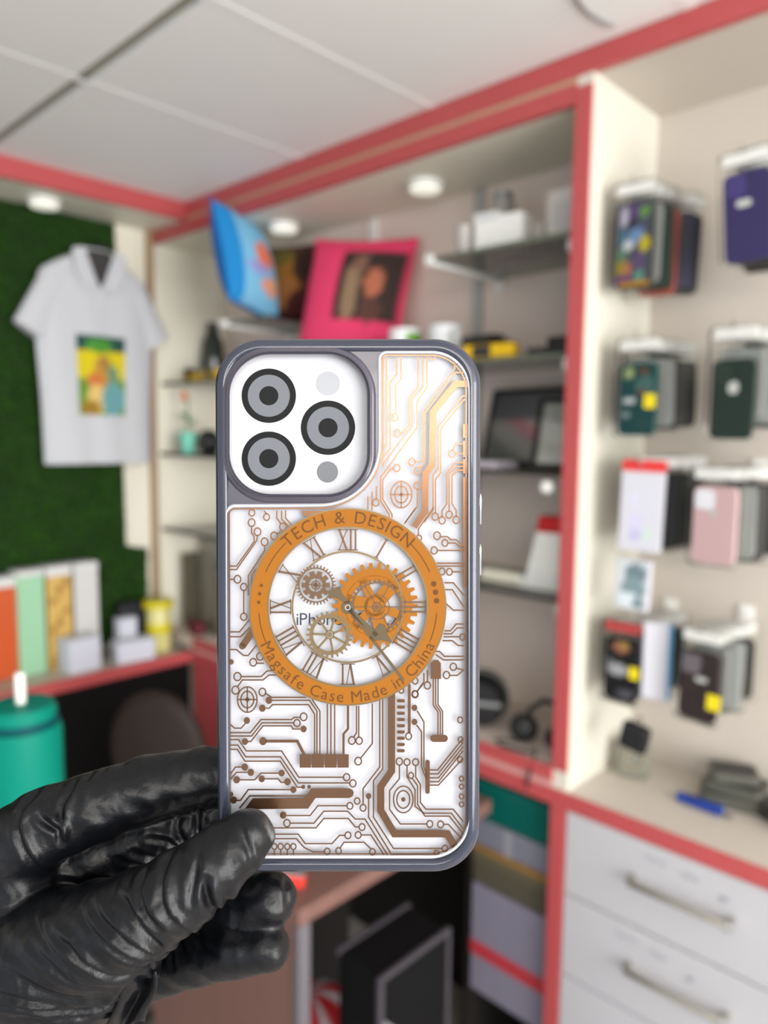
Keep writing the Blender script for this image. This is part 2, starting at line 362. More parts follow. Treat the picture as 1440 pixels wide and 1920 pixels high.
# ------------------------------------------------------------------ polo shirt on a hanger
SY, SX = 1.080, XL + 0.072
sh = thing('polo_shirt', 'white polo shirt with a printed picture hanging against the green turf', 'shirt', (SX, SY, 1.45))
def hwid(z):
    pts = [(0, 0.172), (0.2, 0.176), (0.36, 0.185), (0.44, 0.187), (0.53, 0.180), (0.575, 0.165), (0.605, 0.12), (0.63, 0.072)]
    for (a, b), (c, d) in zip(pts, pts[1:]):
        if z <= c: return b + (d - b) * (z - a) / (c - a)
    return pts[-1][1]
def sfn(side, off=0.0):
    def f(u, v):
        z = v * 0.63; s = 2 * u - 1; hw = hwid(z)
        d = 0.034 * math.sqrt(max(0.0, 1 - abs(s) ** 3.2)) * (0.75 + 0.25 * min(1, (0.68 - z) * 4))
        d += 0.0035 * math.sin(s * 9 + z * 7) * (1 - abs(s)) * (1.2 - z)
        if side > 0 and z > 0.53: d -= 0.02 * (z - 0.53) / 0.1 * max(0, 1 - abs(s) * 1.4)
        return (side * d + off, s * hw, z)
    return f
def merged(a, b):
    m = MB(); m.add(a.v, a.f); m.add(b.v, b.f); return m
body = merged(grid(28, 40, sfn(1)), grid(28, 40, sfn(-1))).build('body', M['shirt'], sh, smooth=60)
def sleeve(sg):
    rings = []
    for k in range(8):
        t = k / 7; cy = sg * (0.128 + 0.072 * t); cz = 0.535 - 0.150 * t
        hw = 0.046 + 0.009 * t; th = 0.027 - 0.002 * t
        ax = Vector((0, sg * 0.62, 0.78)) if False else Vector((0, 0.78 * sg, 0.5)).normalized()
        rings.append([Vector((math.cos(a) * th, cy, cz)) + Vector((0, ax.y, ax.z)) * math.sin(a) * hw for a in (2 * PI * i / 20 for i in range(20))])
    return MB().loft(rings)
for sg in (-1, 1): sleeve(sg).build('sleeve', M['shirt'], sh, smooth=50)
# folded collar with two flaps and a button placket
def flap(sg):
    o = [(sg * 0.006, 0.535), (sg * 0.050, 0.520), (sg * 0.078, 0.575), (sg * 0.085, 0.640), (sg * 0.048, 0.650)]
    mm = MB(); n = len(o)
    mm.add([(0.041, y, z) for y, z in o] + [(0.034, y, z) for y, z in o], [tuple(range(n)), tuple(range(2 * n - 1, n - 1, -1))] + [(i, (i + 1) % n, (i + 1) % n + n, i + n) for i in range(n)])
    return mm
for sg in (-1, 1): flap(sg).build('collar_flap', M['shirt'], sh, bevel=0.003)
MB().lathe([(0.066, 0.61), (0.070, 0.63), (0.062, 0.652), (0.060, 0.652), (0.064, 0.62)], 24, m=Matrix.Diagonal((0.42, 1, 1, 1))).build('collar_band', M['shirt'], sh, smooth=60)
MB().prism([(0.0, -0.05), (0.028, 0.0), (0.052, 0.045), (0.03, 0.062), (-0.03, 0.062), (-0.052, 0.045), (-0.028, 0.0)], 0, 0.003, Matrix(((0, 0, 1, 0.0335), (1, 0, 0, 0), (0, 1, 0, 0.583), (0, 0, 0, 1)))).build('neck_shade', M['charcoal'], sh)  # dark patch standing in for the shade inside the open collar
MB().box((0.028, -0.014, 0.46), (0.034, 0.014, 0.585)).build('placket', M['shirt'], sh, bevel=0.002)
def pic(u, v):
    base = C(34, 74, 66) if v > 0.80 else (C(206, 190, 20) if v > 0.45 else C(104, 140, 50))
    return base
pcol = blobs(pic, [(0.45, 0.88, 0.28, 0.09, C(70, 140, 50)), (0.5, 0.52, 0.19, 0.25, C(190, 140, 50)), (0.55, 0.66, 0.12, 0.09, C(160, 122, 60)), (0.35, 0.44, 0.16, 0.1, C(196, 112, 60)), (0.36, 0.2, 0.18, 0.2, C(212, 180, 110)), (0.25, 0.08, 0.2, 0.1, C(150, 116, 36)),
                   (0.72, 0.5, 0.14, 0.14, C(112, 142, 110)), (0.72, 0.2, 0.26, 0.22, C(104, 156, 160))])
f1 = sfn(1, 0.0025)
grid(26, 40, lambda u, v: f1(0.5 + (-0.080 + 0.155 * u) / (2 * 0.185), (0.150 + 0.240 * v) / 0.63), pcol).build('printed_picture', M['cloth_print'], sh, smooth=60)
hg = thing('shirt_hanger', 'black plastic hanger holding the white polo shirt', 'hanger', (SX, SY, 2.06))
hp_ = [(0, 0, 0.02), (0, 0, 0.045), (0, 0.012, 0.06), (0, 0.026, 0.052), (0, 0.03, 0.035)]
MB().tube([(a, b + 0.0, c + 0.01) for a, b, c in hp_], 0.004, 8).build('hook', M['black'], hg, smooth=60)
MB().tube([(0, -0.10, -0.055), (0, -0.05, -0.01), (0, 0, 0.035), (0, 0.05, -0.01), (0, 0.10, -0.055)], [0.006, 0.008, 0.010, 0.008, 0.006], 10).build('arm', M['black'], hg, smooth=60)

# ------------------------------------------------------------------ pillows
def pillow(name, label, loc, rot, W, H, T, base, cfn_front, cfn_back=None, group=None):
    t = thing(name, label, 'pillow', loc, rot, group)
    def f(side):
        def g(u, v):
            a, b = 2 * u - 1, 2 * v - 1
            pin = 1 - 0.10 * (abs(a) ** 2) * (1 - abs(b)) ** 0.5 * 0.6
            pin2 = 1 - 0.10 * (abs(b) ** 2) * (1 - abs(a)) ** 0.5 * 0.6
            d = T / 2 * ((1 - a * a) * (1 - b * b)) ** 0.45
            return (a * W / 2 * pin, -side * d, b * H / 2 * pin2 + H / 2)
        return g
    fr = grid(28, 28, f(1), cfn_front).build('front_cover', M['cloth_print'], t, smooth=60)
    grid(28, 28, f(-1), cfn_back or (lambda u, v: base)).build('back_cover', M['cloth_print'], t, smooth=60)
    pts = [(f(1)(u, v)) for u, v in [(k / 16, 0) for k in range(16)] + [(1, k / 16) for k in range(16)] + [(1 - k / 16, 1) for k in range(16)] + [(0, 1 - k / 16) for k in range(17)]]
    MB().tube(pts, 0.0035, 6).build('piping', flatmat(name + ' piping', *[int(255 * (x ** (1 / 2.2))) for x in base[:3]], 0.9), t, smooth=60)
    return t
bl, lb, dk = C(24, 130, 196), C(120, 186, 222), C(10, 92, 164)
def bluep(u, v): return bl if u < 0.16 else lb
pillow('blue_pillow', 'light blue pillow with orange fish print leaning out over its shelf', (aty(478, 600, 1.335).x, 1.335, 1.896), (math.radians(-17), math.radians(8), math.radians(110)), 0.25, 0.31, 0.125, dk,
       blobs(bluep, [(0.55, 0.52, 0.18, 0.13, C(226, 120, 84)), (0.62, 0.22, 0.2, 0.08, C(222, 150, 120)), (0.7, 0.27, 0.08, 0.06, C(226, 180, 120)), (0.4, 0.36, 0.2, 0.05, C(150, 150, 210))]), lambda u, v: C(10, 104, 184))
pillow('brown_gold_pillow', 'dark brown and gold photo pillow behind the blue pillow', (-1.85, 1.515, 1.890), (math.radians(-3), 0, math.radians(20)), 0.22, 0.24, 0.08, C(60, 34, 18),
       blobs(C(74, 38, 24), [(0.35, 0.6, 0.3, 0.3, C(140, 92, 30)), (0.45, 0.35, 0.25, 0.2, C(150, 96, 46)), (0.7, 0.7, 0.16, 0.2, C(46, 26, 20)), (0.3, 0.85, 0.25, 0.12, C(96, 84, 30)), (0.7, 0.2, 0.25, 0.2, C(70, 24, 18))]))
pk = C(238, 66, 112)
def pinkp(u, v):
    if 0.40 < u < 0.97 and 0.34 < v < 0.86: return C(58, 44, 40)
    return pk
pillow('pink_pillow', 'hot pink pillow with a framed photo print of two people', (-1.572, 1.46, 1.734), (math.radians(-9), math.radians(6), math.radians(14)), 0.335, 0.37, 0.12, pk,
       blobs(pinkp, [(0.55, 0.56, 0.08, 0.24, C(150, 122, 96)), (0.76, 0.62, 0.09, 0.11, C(186, 110, 84)), (0.60, 0.76, 0.07, 0.08, C(132, 96, 80)), (0.76, 0.42, 0.1, 0.1, C(90, 60, 52))]))

# ------------------------------------------------------------------ things on the bay shelves
def rbox(name, label, cat, lo, size, m, bevel=0.003, rotz=0, rotx=0, parts=None, group=None):
    t = thing(name, label, cat, lo, (rotx, 0, rotz), group)
    w_, d_, h_ = size
    MB().box((-w_ / 2, -d_ / 2, 0), (w_ / 2, d_ / 2, h_)).build('body', m, t, bevel=bevel)
    for nm, a, b, mm in (parts or []): MB().box(a, b).build(nm, mm, t, bevel=0.001)
    return t
def mug(loc, rotz, cfn, label):
    t = thing('mug', label, 'mug', loc, (0, 0, rotz), 'white mugs on the long shelf')
    n = 36; R_, H_ = 0.040, 0.096
    def outer(u, v): a = 2 * PI * u; r = R_ - 0.003 * max(0, 1 - v * 14); return (r * math.cos(a), r * math.sin(a), v * H_)
    grid(n, 24, outer, cfn).build('body', M['print'], t, smooth=60)
    MB().lathe([(0.0005, 0.0), (0.037, 0.0)], n).build('foot', M['white'], t)
    MB().lathe([(R_, H_), (0.0365, H_ + 0.001), (0.0360, 0.006), (0.0005, 0.005)], n).build('inside', M['white'], t, smooth=60)
    MB().tube([(R_ - .002, 0, 0.078), (R_ + 0.016, 0, 0.080), (R_ + 0.028, 0, 0.066), (R_ + 0.029, 0, 0.045), (R_ + 0.018, 0, 0.026), (R_ - .002, 0, 0.022)], 0.006, 10).build('handle', M['white'], t, smooth=60)
wh = C(232, 234, 236)
p = aty(762, 640, 1.42); mug((p.x, 1.415, ZS2 + 0.001), 2.6, lambda u, v: C(96, 150, 40) if (0.45 < u < 0.78 and 0.3 < v < .9) else (C(60, 96, 60) if 0.5 < u < 0.7 and v < .35 else wh), 'white mug with a green printed side')
p = aty(826, 640, 1.42); mug((p.x + 0.006, 1.43, ZS2 + 0.001), -0.5, lambda u, v: wh, 'plain white mug beside the green printed mug')

rbox('white_box', 'wide glossy white carton standing on the short high shelf', 'box', (-0.985, 1.39, ZS1), (0.115, 0.05, 0.078), M['white'], parts=[('lid', (-0.059, -0.026, 0.068), (0.0, 0.026, 0.088), M['paper'])], rotz=0.1)
rbox('grey_white_box', 'square pale grey carton on the shelf next to the red post', 'box', (-0.822, 1.40, ZS1), (0.095, 0.045, 0.105), flatmat('pale grey card', 198, 194, 190), parts=[('label_patch', (-0.03, -0.0235, 0.03), (0.02, -0.0225, 0.08), flatmat('soft grey label', 184, 180, 180))], rotz=-0.05)
rbox('small_carton', 'small pale carton between two larger white boxes', 'box', (-0.905, 1.42, ZS1), (0.03, 0.03, 0.055), flatmat('dull white card', 178, 170, 164), parts=[('lid', (-0.016, -0.016, 0.048), (0.016, 0.016, 0.057), flatmat('dull white card', 178, 170, 164))])
t = thing('clear_tumbler', 'small clear plastic tumbler at the end of the shelf of white boxes', 'tumbler', (-1.075, 1.37, ZS1))
MB().lathe([(0.0005, 0.003), (0.016, 0.003), (0.019, 0.07), (0.0195, 0.07), (0.017, 0.0), (0.0005, 0.0)], 20).build('cup', flatmat('frosted plastic', 196, 192, 188, 0.3, alpha=0.8), t, smooth=50)
t = thing('grey_canister', 'grey cylindrical canister behind the glossy white carton', 'canister', (-1.065, 1.50, ZS1))
MB().lathe([(0.0005, 0), (0.028, 0), (0.028, 0.15), (0.0005, 0.15)], 20).build('body', flatmat('dull silver', 160, 156, 150, 0.35), t, smooth=40)
MB().lathe([(0.0005, 0.151), (0.024, 0.151), (0.024, 0.17), (0.0005, 0.172)], 20).build('cap', M['grey'], t, smooth=40)

def tool(loc, rotz, L, label, dark=True):
    t = thing('yellow_tool', label, 'tool', loc, (0, 0, rotz))
    m = Matrix.Rotation(PI / 2, 4, 'Y')
    MB().prism(rrect(0.036, 0.030, 0.009, 4), -L / 2, L / 2, Matrix.Translation((0, 0, 0.018)) @ m).build('casing', M['yellow'], t, smooth=45, bevel=0.002)
    MB().prism(rrect(0.030, 0.034, 0.008, 4), -L * 0.18, L * 0.18, Matrix.Translation((-L * .1, 0, 0.019)) @ m).build('grip', M['charcoal'], t, smooth=45)
    if dark: MB().box((-L * .55, -0.012, 0.034), (-L * 0.05, 0.02, 0.055)).build('top_block', M['black'], t, bevel=0.005)
p = aty(918, 676, 1.37); tool((p.x, 1.37, ZS2), 0.1, 0.125, 'yellow and black hand tool on the shelf next to the mugs')
p = aty(400, 690, 1.37); tool((p.x + 0.01, 1.37, ZS2), -0.1, 0.12, 'yellow tool lying on the shelf under the blue pillow', False)
p = aty(352, 690, 1.40); tool((p.x, 1.42, ZS2), 0.2, 0.06, 'short yellow and dark brown block beside the cream side panel')
rbox('black_pouch', 'low black pouch behind the yellow tool near the mugs', 'pouch', (-1.09, 1.50, ZS2), (0.14, 0.05, 0.060), M['black'], 0.012, parts=[('flap', (-0.045, -0.027, 0.055), (0.03, 0.02, 0.075), M['black'])])
rbox('black_adapter', 'small black adapter box on the long shelf next to the red post', 'adapter', (-0.815, 1.38, ZS2), (0.06, 0.05, 0.038), M['black'], 0.004, parts=[('plug', (-0.085, -0.012, 0.004), (-0.03, 0.012, 0.02), M['charcoal'])])
# items on the left end of the shelves
t = thing('flower_pot', 'mint green pot with a small orange flower beside the cream side panel', 'potted plant', (aty(353, 850, 1.36).x, 1.36, ZS3))
MB().lathe([(0.0005, 0), (0.022, 0), (0.029, 0.072), (0.025, 0.072), (0.02, 0.06), (0.0005, 0.06)], 20).build('pot', flatmat('mint ceramic', 116, 200, 178, 0.3), t, smooth=45)
MB().tube([(0, 0, 0.06), (0.004, 0, 0.12), (-0.004, 0, 0.19)], 0.003, 6).build('stem', flatmat('stem green', 40, 110, 50), t, smooth=60)
for k in range(5):
    a = k * 1.3; d = Vector((math.cos(a), math.sin(a), 0.35))
    mm = MB(); q = Vector((0, 0, 0.10 + 0.006 * k)); s_ = Vector((-math.sin(a), math.cos(a), 0)) * 0.014
    mm.add([q, q + d * 0.018 + s_, q + d * 0.04, q + d * 0.018 - s_, q + d * 0.018 - Vector((0, 0, 0.004))], [(0, 1, 2, 3), (0, 4, 1), (1, 4, 2), (2, 4, 3), (3, 4, 0)]); mm.build('leaf', flatmat('leaf green', 22, 128, 62, 0.5), t)
for k in range(7):
    a = 2 * PI * k / 7; q = Vector((-0.004, 0, 0.192)); d = Vector((math.cos(a) * 0.8, -0.5, math.sin(a) * 0.8)).normalized(); s_ = d.cross(Vector((0, 1, 0))).normalized() * 0.010
    mm = MB(); mm.add([q, q + d * 0.014 + s_, q + d * 0.024, q + d * 0.014 - s_, q + d * 0.014 + Vector((0, 0.004, 0))], [(0, 1, 2, 3), (0, 4, 1), (1, 4, 2), (2, 4, 3), (3, 4, 0)]); mm.build('petal', flatmat('orange petal', 236, 136, 96, 0.6), t)
t = thing('black_speaker', 'round black speaker beside the mint flower pot', 'speaker', (aty(392, 850, 1.39).x, 1.39, ZS3 + 0.04))
MB().lathe([(0.0005, -0.022), (0.036, -0.02), (0.041, -0.008), (0.041, 0.012), (0.035, 0.02), (0.0005, 0.022)], 28, m=Matrix.Rotation(PI / 2, 4, 'X')).build('body', M['black'], t, smooth=40)
MB().lathe([(0.0005, 0.0225), (0.030, 0.0225), (0.032, 0.026), (0.0005, 0.024)], 24, m=Matrix.Rotation(PI / 2, 4, 'X')).build('grille', M['charcoal'], t, smooth=40)
MB().box((-0.03, -0.015, -0.04), (0.03, 0.015, -0.034)).build('foot', M['black'], t)
t = thing('dark_vase', 'dark glass vase on the short shelf behind the blue pillow', 'vase', (aty(398, 560, 1.5).x, 1.5, ZS2))
MB().lathe([(0.0005, 0), (0.03, 0), (0.045, 0.07), (0.036, 0.15), (0.018, 0.19), (0.022, 0.215), (0.0005, 0.213)], 24).build('body', flatmat('smoked dark glass', 40, 46, 40, 0.15, coat=0.5), t, smooth=60)
MB().lathe([(0.018, 0.188), (0.023, 0.190), (0.023, 0.196), (0.018, 0.198)], 24).build('collar', M['charcoal'], t, smooth=60)
t = thing('grey_glass_trophy', 'grey glass award standing near the cream side panel', 'trophy', (aty(362, 600, 1.5).x, 1.5, ZS2))
MB().prism([(-0.03, 0.02), (0.03, 0.02), (0.036, 0.12), (0.0, 0.19), (-0.036, 0.12)], -0.008, 0.008, Matrix(((1, 0, 0, 0), (0, 0, 1, 0), (0, 1, 0, 0), (0, 0, 0, 1)))).build('plaque', flatmat('grey-green glass', 150, 152, 136, 0.15, alpha=0.75), t, bevel=0.002)
MB().box((-0.04, -0.025, 0), (0.04, 0.025, 0.02)).build('base', flatmat('grey-green base', 128, 130, 112), t, bevel=0.002)

# framed pictures leaning on the third shelf
def frame(x, y, z, W, H, lean, rotz, label, photo, roll=0):
    t = thing('picture_frame', label, 'picture frame', (x, y, z), (lean, roll, rotz), 'picture frames leaning on the dark shelf')
    b = 0.012
    for lo, hi in (((-W / 2, -0.008, 0), (W / 2, 0.008, b)), ((-W / 2, -0.008, H - b), (W / 2, 0.008, H)), ((-W / 2, -0.008, b), (-W / 2 + b, 0.008, H - b)), ((W / 2 - b, -0.008, b), (W / 2, 0.008, H - b))):
        MB().box(lo, hi).build('frame_bar', M['black'], t, bevel=0.001)
    MB().box((-W / 2 + b, -0.002, b), (W / 2 - b, 0.006, H - b)).build('backing', photo, t)
    MB().box((-W / 2 + b, -0.004, b), (W / 2 - b, -0.0025, H - b)).build('pane', M['acrylic'], t)
frame(-0.835, 1.40, ZS3, 0.12, 0.17, math.radians(-25), math.radians(18), 'black framed pale print leaning towards the red post', flatmat('pale photo paper', 196, 190, 182))
frame(-0.985, 1.50, ZS3, 0.26, 0.19, math.radians(-14), math.radians(-4), 'black framed grey print leaning behind the smaller frame', flatmat('lilac grey print', 150, 140, 146))
rbox('paper_stack', 'stack of pale lilac paper lying on the dark-edged shelf', 'paper stack', (-1.03, 1.38, ZS3), (0.15, 0.10, 0.014), flatmat('lilac paper', 176, 168, 178), 0.001, parts=[('top_sheet', (-0.07, -0.046, 0.0142), (0.07, 0.046, 0.0152), flatmat('white sheet', 204, 200, 206))])
# fourth shelf
t = thing('red_top_box', 'tapered white box with a bright red top on the lower shelf', 'box', (-0.825, 1.40, ZS4), (0, 0, 0.06))
tm = Matrix(((1, 0, 0, 0), (0, 0, 1, 0), (0, 1, 0, 0), (0, 0, 0, 1)))
MB().prism([(-0.075, 0), (0.055, 0), (0.050, 0.125), (-0.045, 0.125)], -0.02, 0.02, tm).build('body', M['white'], t, bevel=0.002)
MB().prism([(-0.046, 0.125), (0.050, 0.125), (0.048, 0.16), (-0.040, 0.16)], -0.0195, 0.0195, tm).build('top', flatmat('bright red card', 190, 10, 16), t, bevel=0.002)
MB().prism(rrect(0.018, 0.01, 0.004, 3), 0, 0.04, Matrix.Translation((0.02, 0, 0.16))).build('tab', M['grey'], t)
rbox('white_bar', 'slim ivory bar lying on the lower shelf beside the tapered white box', 'bar', (-0.96, 1.39, ZS4), (0.11, 0.03, 0.026), flatmat('ivory plastic', 226, 222, 204), 0.006, parts=[('end_cap', (0.052, -0.0155, 0.001), (0.060, 0.0155, 0.025), M['white'])])
# on the base board
t = thing('black_camera_drum', 'round black drum with a grey band on the cabinet base', 'drum', (aty(905, 1262, 1.40).x, 1.40, ZB + 0.066), (0, 0, 0.5))
MB().lathe([(0.0005, -0.05), (0.048, -0.05), (0.058, -0.035), (0.062, 0.0), (0.058, 0.035), (0.048, 0.05), (0.0005, 0.05)], 30, m=Matrix.Rotation(PI / 2, 4, 'X')).build('body', M['black'], t, smooth=50)
MB().lathe([(0.0615, -0.006), (0.064, -0.005), (0.064, 0.005), (0.0615, 0.006)], 30, m=Matrix.Rotation(PI / 2, 4, 'X')).build('band', flatmat('dull grey band', 96, 98, 96), t, smooth=50)
MB().box((-0.05, 0.0505, -0.004), (0.05, 0.053, 0.006)).build('stripe', M['grey'], t)
MB().box((-0.05, -0.053, -0.004), (0.05, -0.0505, 0.006)).build('stripe', M['grey'], t)
t = thing('black_headset', 'tangle of black headphones on the cabinet base near the red post', 'headphones', (-0.84, 1.38, ZB))
for sx in (-0.045, 0.045):
    MB().lathe([(0.0005, -0.012), (0.026, -0.012), (0.032, -0.004), (0.032, 0.006), (0.024, 0.014), (0.0005, 0.014)], 20, m=Matrix.Translation((sx, 0.0, 0.034)) @ Matrix.Rotation(PI / 2 + sx * 8, 4, 'X') @ Matrix.Rotation(0.5, 4, 'Y')).build('ear_cup', M['black'], t, smooth=50)
MB().tube([(-0.05, 0.02, 0.034), (-0.056, 0.04, 0.062), (-0.03, 0.055, 0.085), (0.02, 0.055, 0.085), (0.05, 0.04, 0.06), (0.05, 0.02, 0.034)], 0.007, 8).build('headband', M['black'], t, smooth=60)
MB().tube([(-0.045, -0.02, 0.01), (-0.09, -0.045, 0.005), (-0.06, -0.062, 0.005), (0.0, -0.05, 0.006), (0.03, -0.064, 0.03), (0.02, -0.074, -0.02), (0.015, -0.078, -0.06)], 0.003, 6).build('cable', M['black'], t, smooth=60)

# ------------------------------------------------------------------ phone case packs hanging in the right bay
def case_shell(W, H, D=0.010, r=0.013):
    return [[(x, -z, y) for x, y in rrect(W - 2 * i, H - 2 * i, r - i * 0.5, 5)] for i, z in ((0.0012, -D / 2), (0, -D / 2 + 0.002), (0, D / 2 - 0.002), (0.0012, D / 2))]
def pack(x, y, ztop, W, H, col, label, group, spots=None, sticker=None, logo=None, camcol=None, rotz=0.0, roll=0.0, pouch=True, header=0.028, card=None):
    """clear hanging pouch holding one phone case; origin at the hang hole"""
    t = thing('phone_case_pack', label, 'phone case', (x, y, ztop), (0, roll, rotz), group)
    PW, PH = W + 0.016, H + header + 0.012
    if pouch:
        MB().loft([[(a, -b, c - PH / 2 + 0.008) for a, c in rrect(PW, PH, 0.012, 4)] for b in (-0.0066, 0.0066)]).build('pouch', M['pouch'], t)
        MB().box((-PW * .40, -0.0074, -0.016), (PW * .40, 0.0074, 0.004)).build('header', card or flatmat('clear white header', 226, 226, 222, 0.4, alpha=0.8), t, bevel=0.001)
    cz = -header - H / 2
    rings = case_shell(W, H)
    mb = MB(); mb.loft([[(a, b, c + cz) for a, b, c in r] for r in rings]); 
    sh_ = mb.build('case_shell', col, t, smooth=40)
    if spots:
        grid(14, 24, lambda u, v: (-W / 2 + 0.004 + (W - 0.008) * u, -0.0056, cz - H / 2 + 0.004 + (H - 0.008) * v), spots).build('printed_back', M['print'], sh_)
    if camcol is not None:
        MB().loft([[(a - W * .22, b, c + cz + H / 2 - 0.024) for a, c in rrect(0.034, 0.036, 0.008, 4)] for b in (-0.0055, -0.0078)]).build('camera_window', camcol, sh_)
    if logo:
        lx, lz, lw, lh = logo
        MB().loft([[(a + lx, b, c + cz + lz) for a, c in rrect(lw, lh, min(lw, lh) * .45, 4)] for b in (-0.0056, -0.0064)]).build('emblem', M['white'], sh_)
    if sticker:
        sx, sz, s_ = sticker
        MB().box((sx - s_ / 2, -0.0092, cz + sz - s_ * .6), (sx + s_ / 2, -0.0080, cz + sz + s_ * .6)).build('price_sticker', M['sticker'], t)
    return t
def hook(x, z, label):
    t = thing('peg_hook', label, 'hook', (x, YB - 0.001, z), (0, 0, 0))
    MB().tube([(0, 0, 0), (0, -0.20, 0), (0, -0.235, 0.004), (0, -0.245, 0.016)], 0.0022, 6).build('rod', M['chrome'], t, smooth=60)
    MB().box((-0.014, -0.004, -0.018), (0.014, 0, 0.018)).build('plate', M['white'], t, bevel=0.001)
darks = [flatmat('black case', 26, 26, 28), flatmat('olive black case', 40, 40, 32), flatmat('smoke case', 70, 66, 62), flatmat('navy case', 40, 38, 66), flatmat('grey clear case', 176, 178, 176), flatmat('coral case', 214, 110, 96), flatmat('deep green case', 34, 60, 50)]
YF = 1.365
DN = ['black', 'olive black', 'smoky grey', 'navy', 'pale grey', 'coral', 'deep green']; ORD = ['first', 'second', 'third', 'fourth', 'fifth']
def column(px, py, W, H, front, behind, name, rotz=0.0):
    """one hook: a front pack whose case centre shows at (px,py), and packs behind it along the rod"""
    p = aty(px, py, YF); ztop = p.z + H / 2 + 0.028
    hook(p.x, ztop - 0.001, 'chrome peg hook carrying the ' + name)
    front(p.x, YF, ztop)
    for k, (ci, dw, roll, rz) in enumerate(behind):
        pack(p.x + dw, YF + 0.030 + 0.030 * k, ztop, W * 0.97, H * (0.96 + 0.05 * ((k * 7) % 3 - 1)), darks[ci], DN[ci] + ' phone case pack, ' + ORD[k] + ' behind the ' + name, 'cases behind the ' + name, rotz=rz, roll=roll)
G = 'front phone case packs in the right bay'
bs = [(0.2, 0.85, 0.12, 0.12, C(214, 206, 226)), (0.5, 0.9, 0.12, 0.12, C(110, 70, 140)), (0.8, 0.88, 0.16, 0.07, C(120, 168, 90)), (0.6, 0.62, 0.2, 0.1, C(126, 160, 206)), (0.2, 0.6, 0.2, 0.1, C(90, 130, 150)), (0.35, 0.5, 0.18, 0.06, C(226, 226, 232)), (0.85, 0.5, 0.2, 0.09, C(214, 196, 30)),
      (0.15, 0.25, 0.18, 0.12, C(170, 150, 50)), (0.35, 0.22, 0.12, 0.08, C(206, 130, 90)), (0.7, 0.3, 0.15, 0.1, C(112, 84, 130)), (0.7, 0.13, 0.15, 0.06, C(110, 170, 150)), (0.2, 0.08, 0.25, 0.06, C(120, 70, 130)), (0.6, 0.02, 0.6, 0.04, C(206, 150, 40)), (0.15, 0.4, 0.15, 0.08, C(110, 150, 120)), (0.5, 0.75, 0.2, 0.05, C(60, 64, 80))]
column(1189, 460, 0.072, 0.160, lambda x, y, z: pack(x, y, z, 0.072, 0.160, darks[2], 'phone case with a bright doodle pattern in purple, blue and yellow', G, blobs(C(88, 92, 108), bs), rotz=0.1),
       [(4, 0.004, 0.02, 0.2), (6, 0.008, -0.02, 0.3), (5, 0.010, 0.02, 0.1), (3, 0.028, 0.0, 0.5), (0, 0.030, 0.03, 0.5)], 'doodle patterned case')
column(1392, 408, 0.074, 0.150, lambda x, y, z: pack(x, y, z, 0.074, 0.150, flatmat('indigo case', 62, 52, 112, 0.4), 'deep indigo phone case with a small white emblem', G, logo=(-0.004, 0.022, 0.024, 0.012), roll=-0.08, rotz=0.1, pouch=True, camcol=flatmat('indigo bump', 54, 46, 100)),
       [(1, 0.012, -0.02, 0.2), (0, 0.012, 0.03, 0.1), (2, 0.012, 0.0, 0.15)], 'indigo case')
ts = [(0.25, 0.88, 0.16, 0.09, C(186, 196, 140)), (0.7, 0.9, 0.14, 0.06, C(130, 84, 50)), (0.75, 0.7, 0.3, 0.14, C(86, 126, 122)), (0.3, 0.48, 0.18, 0.06, C(226, 230, 230)), (0.2, 0.28, 0.14, 0.05, C(150, 170, 170)), (0.7, 0.15, 0.2, 0.1, C(40, 84, 84)), (0.65, 0.6, 0.1, 0.04, C(140, 70, 40))]
column(1196, 737, 0.074, 0.136, lambda x, y, z: pack(x, y, z, 0.074, 0.136, flatmat('teal case', 18, 84, 84, 0.4), 'teal phone case with pale prints and a yellow sticker in a clear pouch', G, blobs(C(18, 80, 82), ts), sticker=(0.028, -0.004, 0.022), header=0.04),
       [(4, 0.002, 0.03, 0.1), (4, 0.004, -0.02, 0.3), (2, 0.008, 0.0, 0.4), (2, 0.010, 0.02, 0.5), (1, 0.010, -0.02, 0.5)], 'teal case')
column(1375, 725, 0.072, 0.138, lambda x, y, z: pack(x, y, z, 0.072, 0.138, flatmat('bottle green case', 24, 50, 38, 0.35), 'dark bottle green phone case with a white emblem in a clear pouch', G, logo=(0.002, 0.020, 0.018, 0.022), header=0.05, camcol=flatmat('green bump', 20, 40, 30)),
       [(4, 0.006, 0.02, 0.1), (4, 0.01, -0.04, 0.2), (0, 0.02, 0.0, 0.3), (1, 0.02, 0.0, 0.3)], 'bottle green case')
column(1340, 985, 0.076, 0.140, lambda x, y, z: pack(x, y, z, 0.076, 0.140, flatmat('pink case', 240, 204, 206, 0.4), 'pale pink phone case with a square camera window in a clear pouch', G, camcol=flatmat('silver window', 206, 206, 212), logo=(0.0, 0.022, 0.012, 0.012)),
       [(4, 0.006, 0.02, 0.1), (4, 0.01, -0.02, 0.2), (2, 0.02, 0.0, 0.4), (0, 0.02, 0.0, 0.4), (0, 0.02, 0.0, 0.4)], 'pale pink case')
column(1315, 1280, 0.070, 0.130, lambda x, y, z: pack(x, y, z, 0.070, 0.130, flatmat('brown case', 66, 50, 50, 0.45), 'dark brown phone case with a white emblem and yellow sticker', G, logo=(0.004, 0.014, 0.022, 0.010), sticker=(0.030, -0.022, 0.024), header=0.035, camcol=flatmat('grey window', 96, 90, 94), roll=0.03),
       [(4, 0.004, 0.02, 0.1), (4, 0.008, -0.05, 0.2), (4, 0.012, 0.03, 0.3), (1, 0.016, 0.0, 0.4)], 'dark brown case')
